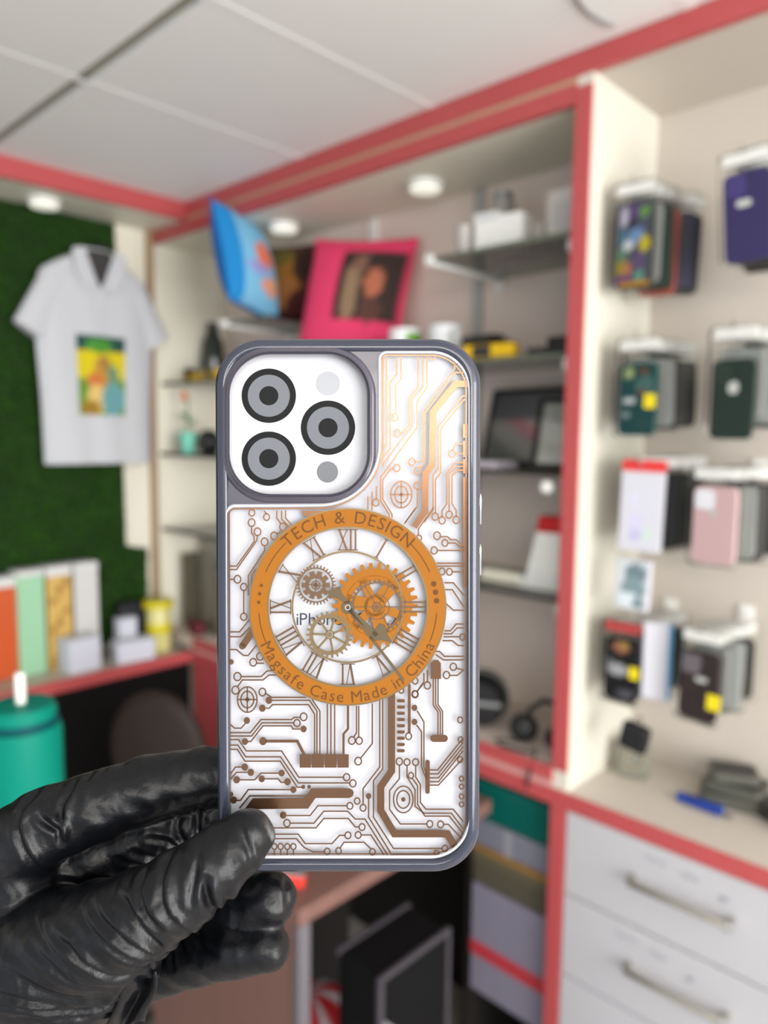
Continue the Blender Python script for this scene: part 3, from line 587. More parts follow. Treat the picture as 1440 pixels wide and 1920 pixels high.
ks = [(0.5, 0.88, 0.3, 0.10, C(190, 130, 100)), (0.6, 0.92, 0.15, 0.06, C(206, 170, 90)), (0.4, 0.5, 0.35, 0.10, C(206, 206, 210)), (0.7, 0.12, 0.3, 0.08, C(110, 108, 118)), (0.15, 0.62, 0.1, 0.06, C(140, 140, 146))]
column(1165, 1255, 0.070, 0.128, lambda x, y, z: pack(x, y, z, 0.070, 0.128, darks[0], 'black phone case with white and peach artwork in a red-headed pouch', G, blobs(C(30, 29, 32), ks), sticker=(0.030, 0.0, 0.020), card=flatmat('dull red header', 168, 62, 62)),
       [(4, 0.008, 0.0, 0.1), (4, 0.014, 0.02, 0.2), (0, 0.022, 0.0, 0.5), (0, 0.026, 0.0, 0.5), (6, 0.026, 0.0, 0.5)], 'black artwork case')
# tall white retail boxes on the third hook row
p = aty(1205, 960, YF)
hook(p.x, p.z + 0.085, 'chrome peg hook carrying the tall white retail box')
t = thing('retail_box', 'tall white retail box with a red top hanging in the right bay', 'box', (p.x, YF, p.z + 0.095), (0, 0.02, 0.1))
MB().box((-0.040, -0.008, -0.17), (0.040, 0.008, -0.018)).build('body', flatmat('white carton', 198, 198, 206), t, bevel=0.001)
MB().box((-0.040, -0.0082, -0.018), (0.040, 0.0082, 0.004)).build('red_header', flatmat('red header card', 206, 52, 52), t, bevel=0.001)
grid(10, 14, lambda u, v: (-0.036 + 0.072 * u, -0.0085, -0.165 + 0.14 * v), blobs(C(198, 198, 208), [(0.4, 0.35, 0.18, 0.12, C(196, 192, 222)), (0.7, 0.22, 0.14, 0.08, C(186, 208, 196)), (0.35, 0.7, 0.15, 0.09, C(200, 200, 222)), (0.4, 0.18, 0.15, 0.06, C(180, 176, 210))])).build('printed_front', M['print'], t)
for k in range(4):
    pack(p.x + 0.012 + 0.004 * k, YF + 0.035 + 0.035 * k, p.z + 0.10, 0.070, 0.145, darks[(0, 1, 0, 2)[k]], DN[(0, 1, 0, 2)[k]] + ' phone case pack, ' + ORD[k] + ' behind the tall red-topped white retail box', 'packs behind the white retail box', rotz=0.3 + 0.1 * k)
p = aty(1182, 1097, YF - 0.02)
t = thing('retail_box', 'small white retail box with a grey-blue picture below the red-topped one', 'box', (p.x, YF - 0.004, p.z + 0.048), (0, 0.04, 0.05))
MB().box((-0.033, -0.007, -0.098), (0.033, 0.007, 0.0)).build('body', flatmat('white carton', 198, 198, 206), t, bevel=0.001)
grid(10, 14, lambda u, v: (-0.030 + 0.060 * u, -0.0074, -0.095 + 0.092 * v), blobs(C(198, 204, 208), [(0.6, 0.75, 0.38, 0.2, C(104, 124, 130)), (0.55, 0.45, 0.4, 0.25, C(120, 142, 148)), (0.4, 0.2, 0.3, 0.14, C(206, 216, 222)), (0.75, 0.12, 0.2, 0.12, C(110, 130, 138))])).build('printed_front', M['print'], t)
p = aty(1228, 1235, YF + 0.03)
t = thing('retail_box', 'slim white retail box with a blue edge beside the black artwork case', 'box', (p.x + 0.008, YF + 0.02, p.z + 0.075), (0, 0.0, 0.35))
MB().box((-0.026, -0.007, -0.15), (0.020, 0.007, 0.0)).build('body', flatmat('white carton', 198, 198, 206), t, bevel=0.001)
MB().box((0.020, -0.0072, -0.15), (0.027, 0.0072, 0.0)).build('blue_edge', flatmat('blue carton edge', 90, 150, 190), t, bevel=0.001)
# loose things hanging low and lying on the base board
p = aty(1185, 1378, 1.37)
t = thing('black_pouch', 'square black pouch hanging below the black artwork case', 'pouch', (p.x, 1.37, p.z - 0.03), (0, 0.2, 0.1))
MB().box((-0.028, -0.012, 0), (0.028, 0.012, 0.056)).build('body', M['black'], t, bevel=0.008)
MB().tube([(-0.01, 0, 0.05), (0, 0, 0.075), (0.01, 0, 0.05)], 0.002, 6).build('loop', M['black'], t, smooth=60)
p = atz(1150, 1452, 0.827)
t = thing('cable_pack', 'grey cable pack leaning at the foot of the cream divider', 'cable pack', (p.x + 0.035, p.y + 0.02, 0.828), (math.radians(-14), 0, 0.5))
MB().prism(rrect(0.066, 0.075, 0.012, 4), -0.008, 0.008, Matrix(((1, 0, 0, 0), (0, 0, 1, 0), (0, 1, 0, 0.038), (0, 0, 0, 1)))).build('blister', flatmat('grey green blister', 112, 112, 98, 0.3), t, bevel=0.002)
MB().tube([(0.02 * math.cos(a), -0.010, 0.036 + 0.02 * math.sin(a)) for a in (k * 0.45 for k in range(15))], 0.003, 6).build('coiled_cable', flatmat('dull tan cable', 150, 138, 116), t, smooth=60)
p0 = atz(1272, 1500, 0.827); p1 = atz(1352, 1530, 0.827)
t = thing('box_cutter', 'blue box cutter lying on the cabinet base behind the red rail', 'cutter', ((p0 + p1) / 2 + Vector((0, 0, 0.001)))[:], (0, 0, math.atan2(p1.y - p0.y, p1.x - p0.x)))
L = (p1 - p0).length; mt = Matrix.Rotation(PI / 2, 4, 'Y')
MB().prism(rrect(0.015, 0.024, 0.006, 4), -L / 2, L / 2, Matrix.Translation((0, 0, 0.0085)) @ mt).build('handle', flatmat('royal blue plastic', 26, 62, 150, 0.35), t, smooth=45)
MB().prism(rrect(0.017, 0.014, 0.005, 4), -0.012, 0.012, Matrix.Translation((-0.012, 0, 0.0100)) @ mt).build('slider', flatmat('navy plastic', 24, 36, 84, 0.4), t, smooth=45)
MB().box((L / 2 - 0.002, -0.006, 0.004), (L / 2 + 0.02, 0.006, 0.005)).build('blade', M['steel'], t)
p = atz(1375, 1500, 0.827)
for k, (dx, dy, W_, D_, z0, h_, rz, mm, lab) in enumerate(((0.0, -0.005, 0.12, 0.09, 0.0, 0.022, 0.3, 'charcoal', 'lowest dark grey plastic tray of the pile behind the box cutter'),
                                                          (0.005, 0.0, 0.11, 0.085, 0.023, 0.02, 0.1, 'charcoal', 'middle dark grey plastic tray of the pile behind the box cutter'),
                                                          (-0.004, 0.004, 0.09, 0.07, 0.044, 0.018, 0.45, 'charcoal', 'topmost dark grey plastic tray of the pile behind the box cutter'))):
    t = thing('plastic_tray', lab, 'tray', (p.x + dx, p.y + dy, 0.828 + z0), (0, 0, rz), 'dark trays in the right bay')
    MB().prism(rrect(W_, D_, 0.012, 4), 0, h_).build('tray', flatmat('dark olive plastic', 82, 82, 74, 0.45), t, bevel=0.003)
    MB().prism(rrect(W_ * .82, D_ * .8, 0.010, 4), h_, h_ + 0.0008).build('inset', M['charcoal'], t)
p = atz(1435, 1535, 0.827)
t = thing('charger_block', 'black charger block with coiled lead beside the dark trays', 'charger', (p.x + 0.02, p.y + 0.01, 0.828), (0, 0, -0.4))
MB().prism(rrect(0.07, 0.05, 0.010, 4), 0, 0.034).build('block', M['charcoal'], t, bevel=0.003)
MB().tube([(0.035 + 0.02 * math.cos(a), -0.03 + 0.02 * math.sin(a), 0.006 + 0.0012 * k) for k, a in enumerate(i * 0.6 for i in range(22))], 0.003, 6).build('lead', flatmat('grey lead', 130, 130, 128), t, smooth=60)

# ------------------------------------------------------------------ things on the left counter
ZK = 0.8275
def tall(px, py0, py1, pw, x, col, label, pat=None, lidh=0.16):
    """tall gift box: base at pixel py1, standing x from the wall"""
    b = atz(px, py1, ZK); d = atx(px, py1, x); tp = atx(px, py0, x)
    H = tp.z - ZK; W = (atx(px + pw / 2, py1, x) - atx(px - pw / 2, py1, x)).y
    t = thing('gift_box', label, 'gift box', (x, d.y, ZK), group='tall gift boxes on the counter')
    m = MB().box((-0.03, -W / 2, 0), (0.03, W / 2, H * (1 - lidh))).build('body', col, t, bevel=0.002)
    MB().box((-0.031, -W / 2 - 0.001, H * (1 - lidh)), (0.031, W / 2 + 0.001, H)).build('lid', M['paper'], t, bevel=0.002)
    if pat: grid(10, 16, lambda u, v: (0.0306, -W / 2 + 0.003 + (W - 0.006) * u, 0.004 + (H * (1 - lidh) - 0.008) * v), pat).build('printed_front', M['print'], m)
tall(3, 1080, 1240, 52, -2.285, flatmat('orange card', 198, 82, 28), 'tall orange gift box with a white lid', lidh=0.10)
tall(56, 1066, 1240, 50, -2.27, flatmat('mint card', 152, 200, 164), 'tall mint green gift box with a white lid', lidh=0.06)
gp = [(0.2 + 0.3 * (k % 3), 0.08 + 0.11 * k, 0.14, 0.05, C(150, 108, 36)) for k in range(9)]
tall(108, 1058, 1232, 46, -2.278, flatmat('gold card', 204, 164, 84), 'tall gold patterned gift box with a white lid', blobs(C(204, 168, 92), gp), lidh=0.10)
tall(158, 1052, 1215, 44, -2.283, flatmat('plain white card', 204, 204, 202), 'tall plain white gift box', lidh=0.08)
def cbox(px, py1, x, W, D_, H, m, label, name='white_carton', rz=0.0, extra=None):
    d = atx(px, py1, x); t = thing(name, label, 'box', (x, d.y, ZK), (0, 0, rz))
    MB().box((-D_ / 2, -W / 2, 0), (D_ / 2, W / 2, H)).build('body', m, t, bevel=0.002)
    MB().box((-D_ / 2 - 0.001, -W / 2 - 0.001, H), (D_ / 2 + 0.001, W / 2 + 0.001, H + 0.008)).build('lid', m, t, bevel=0.002)
    return t
lil = flatmat('cool white card', 206, 208, 220)
cbox(150, 1250, -2.20, 0.10, 0.07, 0.095, lil, 'white carton in front of the gold gift box', rz=0.08)
cbox(250, 1240, -2.18, 0.12, 0.06, 0.060, lil, 'wide low white carton beside the red counter edge', rz=-0.1)
cbox(236, 1215, -2.238, 0.06, 0.04, 0.118, lil, 'narrow white carton behind the wide low one')
d = atx(225, 1165, -2.30)
rbox('black_bag', 'soft black bag standing on the counter against the turf', 'bag', (-2.289, d.y + 0.028, ZK), (0.046, 0.09, 0.16), flatmat('black nylon', 34, 34, 42, 0.7), 0.018, parts=[('strap', (-0.012, -0.04, 0.15), (0.012, 0.04, 0.165), M['black'])])
p = atx(306, 1200, -2.25)
t = thing('yellow_lid_jar', 'pale yellow plastic jar with a bright yellow lid on the counter corner', 'jar', (-2.225, 1.238, ZK))
MB().lathe([(0.0005, 0), (0.036, 0), (0.040, 0.01), (0.040, 0.135), (0.036, 0.145), (0.0005, 0.145)], 24).build('body', flatmat('pale yellow plastic', 214, 206, 140, 0.3), t, smooth=50)
MB().lathe([(0.0005, 0.146), (0.050, 0.146), (0.052, 0.152), (0.050, 0.168), (0.0005, 0.170)], 24).build('lid', flatmat('lemon plastic', 208, 196, 10, 0.4), t, smooth=50)
MB().lathe([(0.0402, 0.06), (0.0412, 0.062), (0.0412, 0.09), (0.0402, 0.092)], 24).build('band', flatmat('lemon plastic', 208, 196, 10, 0.4), t, smooth=50)
t = thing('acrylic_stand', 'clear grey acrylic brochure stand on the cabinet base in the corner', 'stand', (-2.20, 1.42, ZB))
MB().box((-0.09, 0.02, 0), (0.12, 0.028, 0.32)).build('back', flatmat('smoky acrylic', 150, 148, 132, 0.2, alpha=0.6), t)
MB().box((-0.09, -0.05, 0), (0.12, 0.02, 0.01)).build('base', flatmat('smoky acrylic', 150, 148, 132, 0.2, alpha=0.6), t)
MB().box((-0.09, -0.05, 0.01), (-0.083, 0.02, 0.26)).build('side', flatmat('dark smoky acrylic', 96, 92, 76, 0.2, alpha=0.8), t)
MB().box((0.113, -0.05, 0.01), (0.12, 0.02, 0.26)).build('side', flatmat('dark smoky acrylic', 96, 92, 76, 0.2, alpha=0.8), t)
rbox('maroon_pot', 'small maroon pot on the cabinet base beside the acrylic stand', 'pot', (-2.165, 1.345, ZB), (0.06, 0.03, 0.045), flatmat('maroon plastic', 100, 34, 46), 0.006, parts=[('rim', (-0.032, -0.017, 0.040), (0.032, 0.017, 0.047), flatmat('maroon plastic', 100, 34, 46))])

# ------------------------------------------------------------------ foreground desk, bottle, chair
dk_ = thing('desk', 'brown wood laminate desk jutting out from the cabinet', 'desk', (-0.915, 0.757, 0))
MB().box((-0.515, 0.0, 0.72), (0.0, 0.548, 0.75)).build('desktop', M['wood'], dk_, bevel=0.002)
MB().box((-0.51, 0.004, 0.0), (-0.012, 0.022, 0.72)).build('front_panel', M['wood'], dk_)
MB().box((-0.012, -0.001, 0.0), (0.001, 0.024, 0.72)).build('corner_trim', flatmat('grey edge trim', 104, 100, 106, 0.5), dk_, bevel=0.001)
MB().box((-0.47, 0.024, 0.0), (-0.45, 0.546, 0.72)).build('inner_panel', M['dark'], dk_)  # board coloured dark so the open desk side looks shaded
rbox('red_stapler', 'small bright red stapler on the brown desk', 'stapler', atz(546, 1660, 0.751)[:], (0.05, 0.02, 0.022), flatmat('bright red plastic', 220, 60, 50), 0.004, rotz=0.6, parts=[('magazine', (-0.026, -0.007, 0.020), (0.024, 0.007, 0.028), M['grey'])])
bp_ = atd(40, 1345, 1.0); bz = bp_.z - 0.235
bt = thing('teal_bottle', 'teal insulated bottle with lid and white straw', 'bottle', (bp_.x, bp_.y, bz))
MB().lathe([(0.0005, 0), (0.046, 0), (0.050, 0.006), (0.0505, 0.215), (0.048, 0.226), (0.0005, 0.227)], 40).build('body', M['teal_bottle'], bt, smooth=50)
MB().lathe([(0.0005, 0.2275), (0.0455, 0.2275), (0.0455, 0.236), (0.0005, 0.236)], 40).build('seal', M['teal_dark'], bt, smooth=40)
MB().lathe([(0.0005, 0.2362), (0.044, 0.2362), (0.0445, 0.246), (0.040, 0.254), (0.0005, 0.255)], 40).build('lid', M['teal_bottle'], bt, smooth=40)
MB().lathe([(0.0005, 0.2552), (0.0065, 0.2552), (0.0065, 0.296), (0.0005, 0.297)], 16).build('straw', M['white'], bt, smooth=50)
tt = thing('side_table', 'small round black side table under the teal bottle', 'table', (bp_.x, bp_.y, 0))
MB().lathe([(0.0005, bz - 0.02), (0.11, bz - 0.02), (0.112, bz - 0.01), (0.11, bz - 0.0005), (0.0005, bz - 0.0005)], 36).build('top', M['charcoal'], tt, smooth=40)
MB().lathe([(0.02, 0.01), (0.02, bz - 0.02)], 16).build('post', M['black'], tt, smooth=40)
MB().lathe([(0.0005, 0), (0.12, 0), (0.11, 0.012), (0.02, 0.02), (0.0005, 0.02)], 36).build('foot', M['black'], tt, smooth=40)
cp_ = atd(296, 1405, 1.78)
ch = thing('brown_chair', 'round-backed dark brown leather chair in front of the shaded space under the counter', 'chair', (cp_.x, cp_.y, 0), (0, 0, YAW - 0.25))
MB().lathe([(0.0005, -0.024), (0.10, -0.022), (0.122, -0.01), (0.126, 0.0), (0.122, 0.012), (0.10, 0.022), (0.0005, 0.03)], 40, m=Matrix.Translation((0, 0, cp_.z)) @ Matrix.Diagonal((1, 1, 1.15, 1)) @ Matrix.Rotation(PI / 2, 4, 'X')).build('backrest', M['brown'], ch, smooth=60)
MB().tube([(0, 0.02, cp_.z - 0.1), (0, 0.03, 0.5), (0, 0.06, 0.43)], 0.012, 8).build('back_stem', M['black'], ch, smooth=60)
MB().lathe([(0.0005, 0.42), (0.16, 0.42), (0.175, 0.44), (0.165, 0.475), (0.0005, 0.485)], 32, c=(0, 0.13, 0)).build('seat', M['brown'], ch, smooth=50)
MB().lathe([(0.02, 0.08), (0.02, 0.42)], 12, c=(0, 0.13, 0)).build('column', M['black'], ch, smooth=40)
for k in range(5):
    a = 2 * PI * k / 5; MB().tube([(0, 0.13, 0.09), (0.16 * math.cos(a), 0.13 + 0.16 * math.sin(a), 0.009)], [0.014, 0.009], 8).build('leg', M['black'], ch, smooth=50)

# ------------------------------------------------------------------ stored things under the display bay
def under(x0, x1, y0, y1, z0, z1, m, name, label, cat, parts=None, bevel=0.003, rotz=0.0):
    t = thing(name, label, cat, ((x0 + x1) / 2, (y0 + y1) / 2, z0), (0, 0, rotz)); hx, hy = (x1 - x0) / 2, (y1 - y0) / 2
    MB().box((-hx, -hy, 0), (hx, hy, z1 - z0)).build('body', m, t, bevel=bevel)
    for nm, lo, hi, mm in parts or []: MB().box(lo, hi).build(nm, mm, t, bevel=0.001)
    return t
und = lambda px, py, y: aty(px, py, y)
cpart('lower_shelf', (-0.99, YW + 0.02, 0.600), (-0.769, YB - 0.02, 0.613), flatmat('ochre edge board', 150, 112, 62), 0)
cpart('lower_side', (-1.005, YW + 0.03, 0.0), (-0.99, YB - 0.02, 0.790), M['dark'], 0)
under(-0.985, -0.775, 1.34, 1.52, 0.675, 0.765, flatmat('deep teal card', 0, 92, 84), 'teal_box', 'deep teal carton on the grey box under the cabinet base', 'box', parts=[('lid', (-0.1055, -0.091, 0.07), (0.1055, 0.091, 0.092), flatmat('deep teal card', 0, 92, 84))])
under(-0.985, -0.773, 1.335, 1.54, 0.6135, 0.674, flatmat('cool grey card', 124, 126, 140), 'grey_box', 'cool grey carton under the deep teal carton', 'box', parts=[('tape_strip', (-0.02, -0.1035, 0.0), (0.0, -0.1028, 0.06), flatmat('pale tape', 150, 150, 156))])
under(-0.985, -0.775, 1.335, 1.56, 0.52, 0.598, flatmat('olive grey board', 88, 84, 70), 'olive_box', 'olive grey carton below the ochre-edged shelf', 'box', parts=[('lid', (-0.1055, -0.113, 0.055), (0.1055, 0.113, 0.0785), flatmat('olive grey lid', 100, 94, 76))])
under(-0.985, -0.777, 1.335, 1.55, 0.25, 0.515, flatmat('lilac grey laminate', 136, 132, 150, var=0.12, vscale=5, stretch=(8, 8, 1)), 'lilac_panel_box', 'tall lilac grey carton standing below the olive one', 'box', parts=[('red_tape', (-0.1045, -0.109, 0.09), (0.1045, -0.1076, 0.125), flatmat('red tape', 190, 60, 70))])
pc = thing('computer_tower', 'slim black computer tower with grey metal edges standing beside the desk', 'computer', (-0.85, 0.925, 0.0), (0, 0, 0))
MB().box((-0.05, -0.09, 0.02), (0.05, 0.09, 0.645)).build('body', flatmat('matte black steel', 12, 12, 13, 0.8, spec=0.15), pc, bevel=0.002)
for lo, hi in (((0.046, -0.094, 0.640), (0.054, 0.094, 0.650)), ((0.046, -0.095, 0.02), (0.055, -0.084, 0.640)), ((0.046, 0.085, 0.02), (0.054, 0.094, 0.640)), ((-0.054, -0.094, 0.640), (-0.046, 0.094, 0.650))):
    MB().box(lo, hi).build('metal_edge', flatmat('dull grey metal', 66, 62, 68, 0.7, spec=0.2), pc, bevel=0.001)
MB().prism([(-0.083, 0.30), (0.083, 0.30), (0.083, 0.40), (-0.083, 0.57)], 0, 0.0015, Matrix(((0, 0, 1, 0.0505), (1, 0, 0, 0), (0, 1, 0, 0), (0, 0, 0, 1)))).build('side_sheet', flatmat('pale grey sheet', 112, 112, 118, 0.6), pc)
for dy in (-0.07, 0.07): MB().box((-0.05, dy - 0.012, 0.0), (0.05, dy + 0.012, 0.0195)).build('foot', flatmat('matte black steel', 12, 12, 13, 0.8, spec=0.15), pc)
hq = atz(600, 1925, 0.36)
hm = thing('helmet', 'red and white helmet on a black stool under the desk', 'helmet', (hq.x - 0.03, hq.y, 0.29))
def hel(u, v):
    a = 2 * PI * u; b = PI / 2 * v; return (0.11 * math.cos(a) * math.cos(b), 0.12 * math.sin(a) * math.cos(b), 0.13 * math.sin(b) + 0.0)
grid(28, 14, hel, lambda u, v: C(200, 24, 36) if (u * 6 % 1) < 0.6 else C(220, 222, 230)).build('shell', M['print'], hm, smooth=60)
MB().lathe([(0.0005, 0.001), (0.108, 0.001), (0.116, -0.006), (0.108, -0.012), (0.0005, -0.012)], 28).build('rim', M['black'], hm, smooth=50)
st = thing('low_stool', 'low black stool under the red and white helmet', 'stool', (hq.x - 0.03, hq.y, 0))
MB().lathe([(0.0005, 0.25), (0.12, 0.25), (0.125, 0.262), (0.12, 0.2775), (0.0005, 0.2775)], 28).build('seat', M['black'], st, smooth=50)
for k in range(4):
    a = PI / 4 + PI / 2 * k; MB().tube([(0.07 * math.cos(a), 0.07 * math.sin(a), 0.25), (0.10 * math.cos(a), 0.10 * math.sin(a), 0.002)], 0.01, 8).build('leg', M['black'], st, smooth=50)

# ------------------------------------------------------------------ the phone case held in front of the shop
CD = 0.2128                                     # distance of the case from the lens
TILT = math.radians(1.3)
CX, CY = (652 - 720) / FPX * CD, -(1135 - 960) / FPX * CD
HELD = Matrix.Translation(Vector(CAM)) @ CAMROT.to_4x4() @ Matrix.Translation((CX, CY, -CD)) @ Matrix.Rotation(TILT, 4, 'X')
_ct, _st = math.cos(TILT), math.sin(TILT)
def cp(px, py, z=0.0):
    """point of the case's own frame (metres) seen at that place of the photograph, z metres in front of its face"""
    dx, dy = (px - 720) / FPX, -(py - 960) / FPX
    # camera-space ray t*(dx,dy,-1); local z = -sin*(Y-CY) + cos*(Z+CD)
    t = (z - _st * CY - _ct * CD) / (-_st * dy - _ct)
    X, Y, Z = t * dx - CX, t * dy - CY, -t + CD
    return Vector((X, _ct * Y + _st * Z, -_st * Y + _ct * Z))

class Flat:
    """thin printed foil: polygons given in photograph coordinates, laid on the case face"""
    def __init__(s, z, crop=(0, 0, 1.0)): s.m = MB(); s.z = z; s.o = crop
    def crop(s, x, y, k): s.o = (x, y, k); return s
    def q(s, p): return (s.o[0] + p[0] * s.o[2], s.o[1] + p[1] * s.o[2])
    def poly(s, pts, raw=False):
        P = pts if raw else [s.q(p) for p in pts]
        s.m.add([cp(x, y, s.z) for x, y in P], [tuple(range(len(P)))])
    def strip(s, A, B):
        n = len(A); s.m.add([cp(x, y, s.z) for x, y in A] + [cp(x, y, s.z) for x, y in B], [(i, i + 1, n + i + 1, n + i) for i in range(n - 1)])
    def line(s, pts, w=2.6, closed=False):
        P = [Vector(s.q(p)) for p in pts]
        if closed: P = P + [P[0], P[1]]
        L = []; R_ = []
        for i, p in enumerate(P):
            d0 = (p - P[i - 1]).normalized() if i else (P[1] - p).normalized()
            d1 = (P[i + 1] - p).normalized() if i < len(P) - 1 else d0
            if closed and i == 0: d0 = (p - P[-3]).normalized()
            t = (d0 + d1); t = t.normalized() if t.length > 1e-6 else d0
            n = Vector((-t.y, t.x)); k = max(0.45, n.dot(Vector((-d0.y, d0.x)))); n = n * (w / 2 / k)
            L.append((p.x + n.x, p.y + n.y)); R_.append((p.x - n.x, p.y - n.y))
        s.strip(L, R_)
    def ring(s, c, rx, ry=None, w=2.6, n=26):
        ry = ry or rx; cx, cy = s.q(c); rx *= s.o[2]; ry *= s.o[2]
        a = [2 * PI * i / n for i in range(n + 1)]
        s.strip([(cx + (rx + w / 2) * math.cos(t), cy + (ry + w / 2) * math.sin(t)) for t in a], [(cx + (rx - w / 2) * math.cos(t), cy + (ry - w / 2) * math.sin(t)) for t in a])
    def disc(s, c, r, n=22, ry=None):
        cx, cy = s.q(c); r *= s.o[2]; ry = ry * s.o[2] if ry else r
        s.poly([(cx + r * math.cos(2 * PI * i / n), cy + ry * math.sin(2 * PI * i / n)) for i in range(n)], True)
    def rect(s, x0, y0, x1, y1): s.poly([(x0, y0), (x1, y0), (x1, y1), (x0, y1)])
    def pill(s, x0, y0, x1, y1):
        r = min(abs(x1 - x0), abs(y1 - y0)) / 2
        s.poly(rrect(x1 - x0, y1 - y0, r * .98, 5, (x0 + x1) / 2, (y0 + y1) / 2))
    def build(s, name, m, parent): return s.m.build(name, m, parent)

case = thing('phone_case', 'clear phone case with smoky bumper and bronze circuit print, held in a gloved hand', 'phone case')
case.matrix_world = HELD
# outer size from the photograph's outline
tl, br = cp(403, 635, -0.002), cp(899, 1634, -0.002)
CW, CH = br.x - tl.x, tl.y - br.y; OX, OY = (tl.x + br.x) / 2, (tl.y + br.y) / 2
M['tpu'] = bpy.data.materials.new('smoky translucent rubber'); M['tpu'].use_nodes = True
_b = M['tpu'].node_tree.nodes['Principled BSDF']; _b.inputs['Base Color'].default_value = C(68, 72, 90); _b.inputs['Roughness'].default_value = 0.16
_b.inputs['Transmission Weight'].default_value = 0.55; _b.inputs['IOR'].default_value = 1.42; _b.inputs['Coat Weight'].default_value = 0.3
M['tpu_flat'] = mat('smoky rubber face', C(72, 69, 80), 0.2, coat=0.25, var=0.02, trans=0.15)
def rr3(ins, z, rad=0.0135, seg=14):
    return [(x, y, z) for x, y in rrect(CW - 2 * ins, CH - 2 * ins, max(rad - ins, 0.002), seg, OX, OY)]
prof = [(0.0040, -0.0007), (0.0038, 0.0001), (0.0030, 0.0004), (0.0018, 0.0002), (0.0008, -0.0005), (0.0002, -0.0016), (0.0, -0.0030), (0.0, -0.0085), (0.0004, -0.0102), (0.0012, -0.0112), (0.0022, -0.0114), (0.0026, -0.0104), (0.0024, -0.0060), (0.0026, -0.0024), (0.0040, -0.0022)]
rings = [rr3(i * 1, z) for i, z in prof]
mb = MB(); mb.loft(rings + [rings[0]], False, False); mb.build('bumper', M['tpu'], case, smooth=70)
# outline of the clear window (right column + everything below the camera)
def arc(cx, cy, r, a0, a1, n=10): return [(cx + r * math.cos(math.radians(a0 + (a1 - a0) * k / n)), cy + r * math.sin(math.radians(a0 + (a1 - a0) * k / n))) for k in range(n + 1)]
def window(d):
    return (arc(724 , 672, 12 - d * .6, 180, 270, 6) if d < 8 else [(724, 668)]) and ([(x, y) for x, y in arc(725, 674, 13 - d, 180, 270, 6)] + arc(808, 732, 71 - d, 270, 360, 14) + arc(806, 1533, 73 - d, 0, 90, 14) + arc(440, 1591, 15 - d, 90, 180, 6) + arc(440, 964, 15 - d, 180, 270, 6) + arc(598, 834, 114 + d, 90, 0, 16))
# smoky plate round the camera, cut with the camera opening
z0 = -0.0007
hole = [(x, y) for x, y in arc(507, 741, 76, 180, 270, 12) + arc(612, 741, 76, 270, 360, 12) + arc(612, 850, 76, 0, 90, 12) + arc(507, 850, 76, 90, 180, 12)]
def offs(d): return [(x, y) for x, y in arc(507, 741, 76 + d, 180, 270, 12) + arc(612, 741, 76 + d, 270, 360, 12) + arc(612, 850, 76 + d, 0, 90, 12) + arc(507, 850, 76 + d, 90, 180, 12)]
island = [(0, -0.0020), (0, 0.0006), (1.4, 0.0011), (3.0, 0.0008), (4.2, 0.0010), (6.0, 0.0015), (8.0, 0.0012), (9.2, 0.0007), (11.5, 0.0006), (13.5, 0.0004), (15.5, -0.0001), (17.5, -0.0007)]
mb = MB(); mb.loft([[cp(x, y, z) for x, y in offs(d)] for d, z in island], False, False); mb.build('camera_collar', M['tpu_flat'], case, smooth=75)
# plate: bridge between the window outline, the bumper and the collar
import mathutils.geometry as mg
lft = [(424, 962), (424, 730)] + arc(502, 732, 78, 180, 270, 10) + [(808, 652)]
win = window(0)
outer2 = lft + [(808, 661)] + list(reversed([p for p in win[:7]])) + [(712, 834)] + list(reversed(win[-17:]))[0:] + list(reversed(win[-24:-17]))
outer2 = [p for i, p in enumerate(outer2) if i == 0 or (abs(p[0] - outer2[i - 1][0]) + abs(p[1] - outer2[i - 1][1])) > 0.4]
inner2 = offs(14)
tri = mg.delaunay_2d_cdt([Vector(p) for p in outer2 + inner2], [(i, (i + 1) % len(outer2)) for i in range(len(outer2))] + [(len(outer2) + i, len(outer2) + (i + 1) % len(inner2)) for i in range(len(inner2))], [], 0, 1e-4)
def inside(p, poly):
    c = False; n = len(poly)
    for i in range(n):
        x0, y0 = poly[i]; x1, y1 = poly[i - 1]
        if (y0 > p[1]) != (y1 > p[1]) and p[0] < (x1 - x0) * (p[1] - y0) / (y1 - y0) + x0: c = not c
    return c
vv, ff = tri[0], tri[2]; keep = []
for f in ff:
    c = sum((Vector(vv[i]) for i in f), Vector((0, 0))) / len(f)
    if inside(c, outer2) and not inside(c, inner2): keep.append(tuple(f))
mb = MB(); mb.add([cp(v.x, v.y, z0 + 0.0002) for v in vv], keep); n0 = len(mb.v)
mb.add([cp(v.x, v.y, z0 - 0.0012) for v in vv], [tuple(reversed(f)) for f in keep]); mb.build('camera_surround', M['tpu_flat'], case)
# raised lip round the window
wl = window(0); mb = MB()
mb.loft([[cp(x, y, z) for x, y in window(d)] for d, z in ((-4, -0.0006), (-3, 0.0000), (-1, 0.0003), (1.0, 0.0001), (2, -0.0006))], False, False)
mb.build('window_lip', flatmat('clear lip', 214, 214, 220, 0.12, alpha=0.75, coat=0.5), case, smooth=70)
# clear acrylic window pane
M['pane'] = clear('clear case acrylic', (0.97, 0.97, 0.975), 0.06, 0.03, 1.35)
w1 = window(1); mb = MB(); n = len(w1)
mb.add([cp(x, y, -0.0003) for x, y in w1], [tuple(range(n))]); mb.build('clear_panel', M['pane'], case)
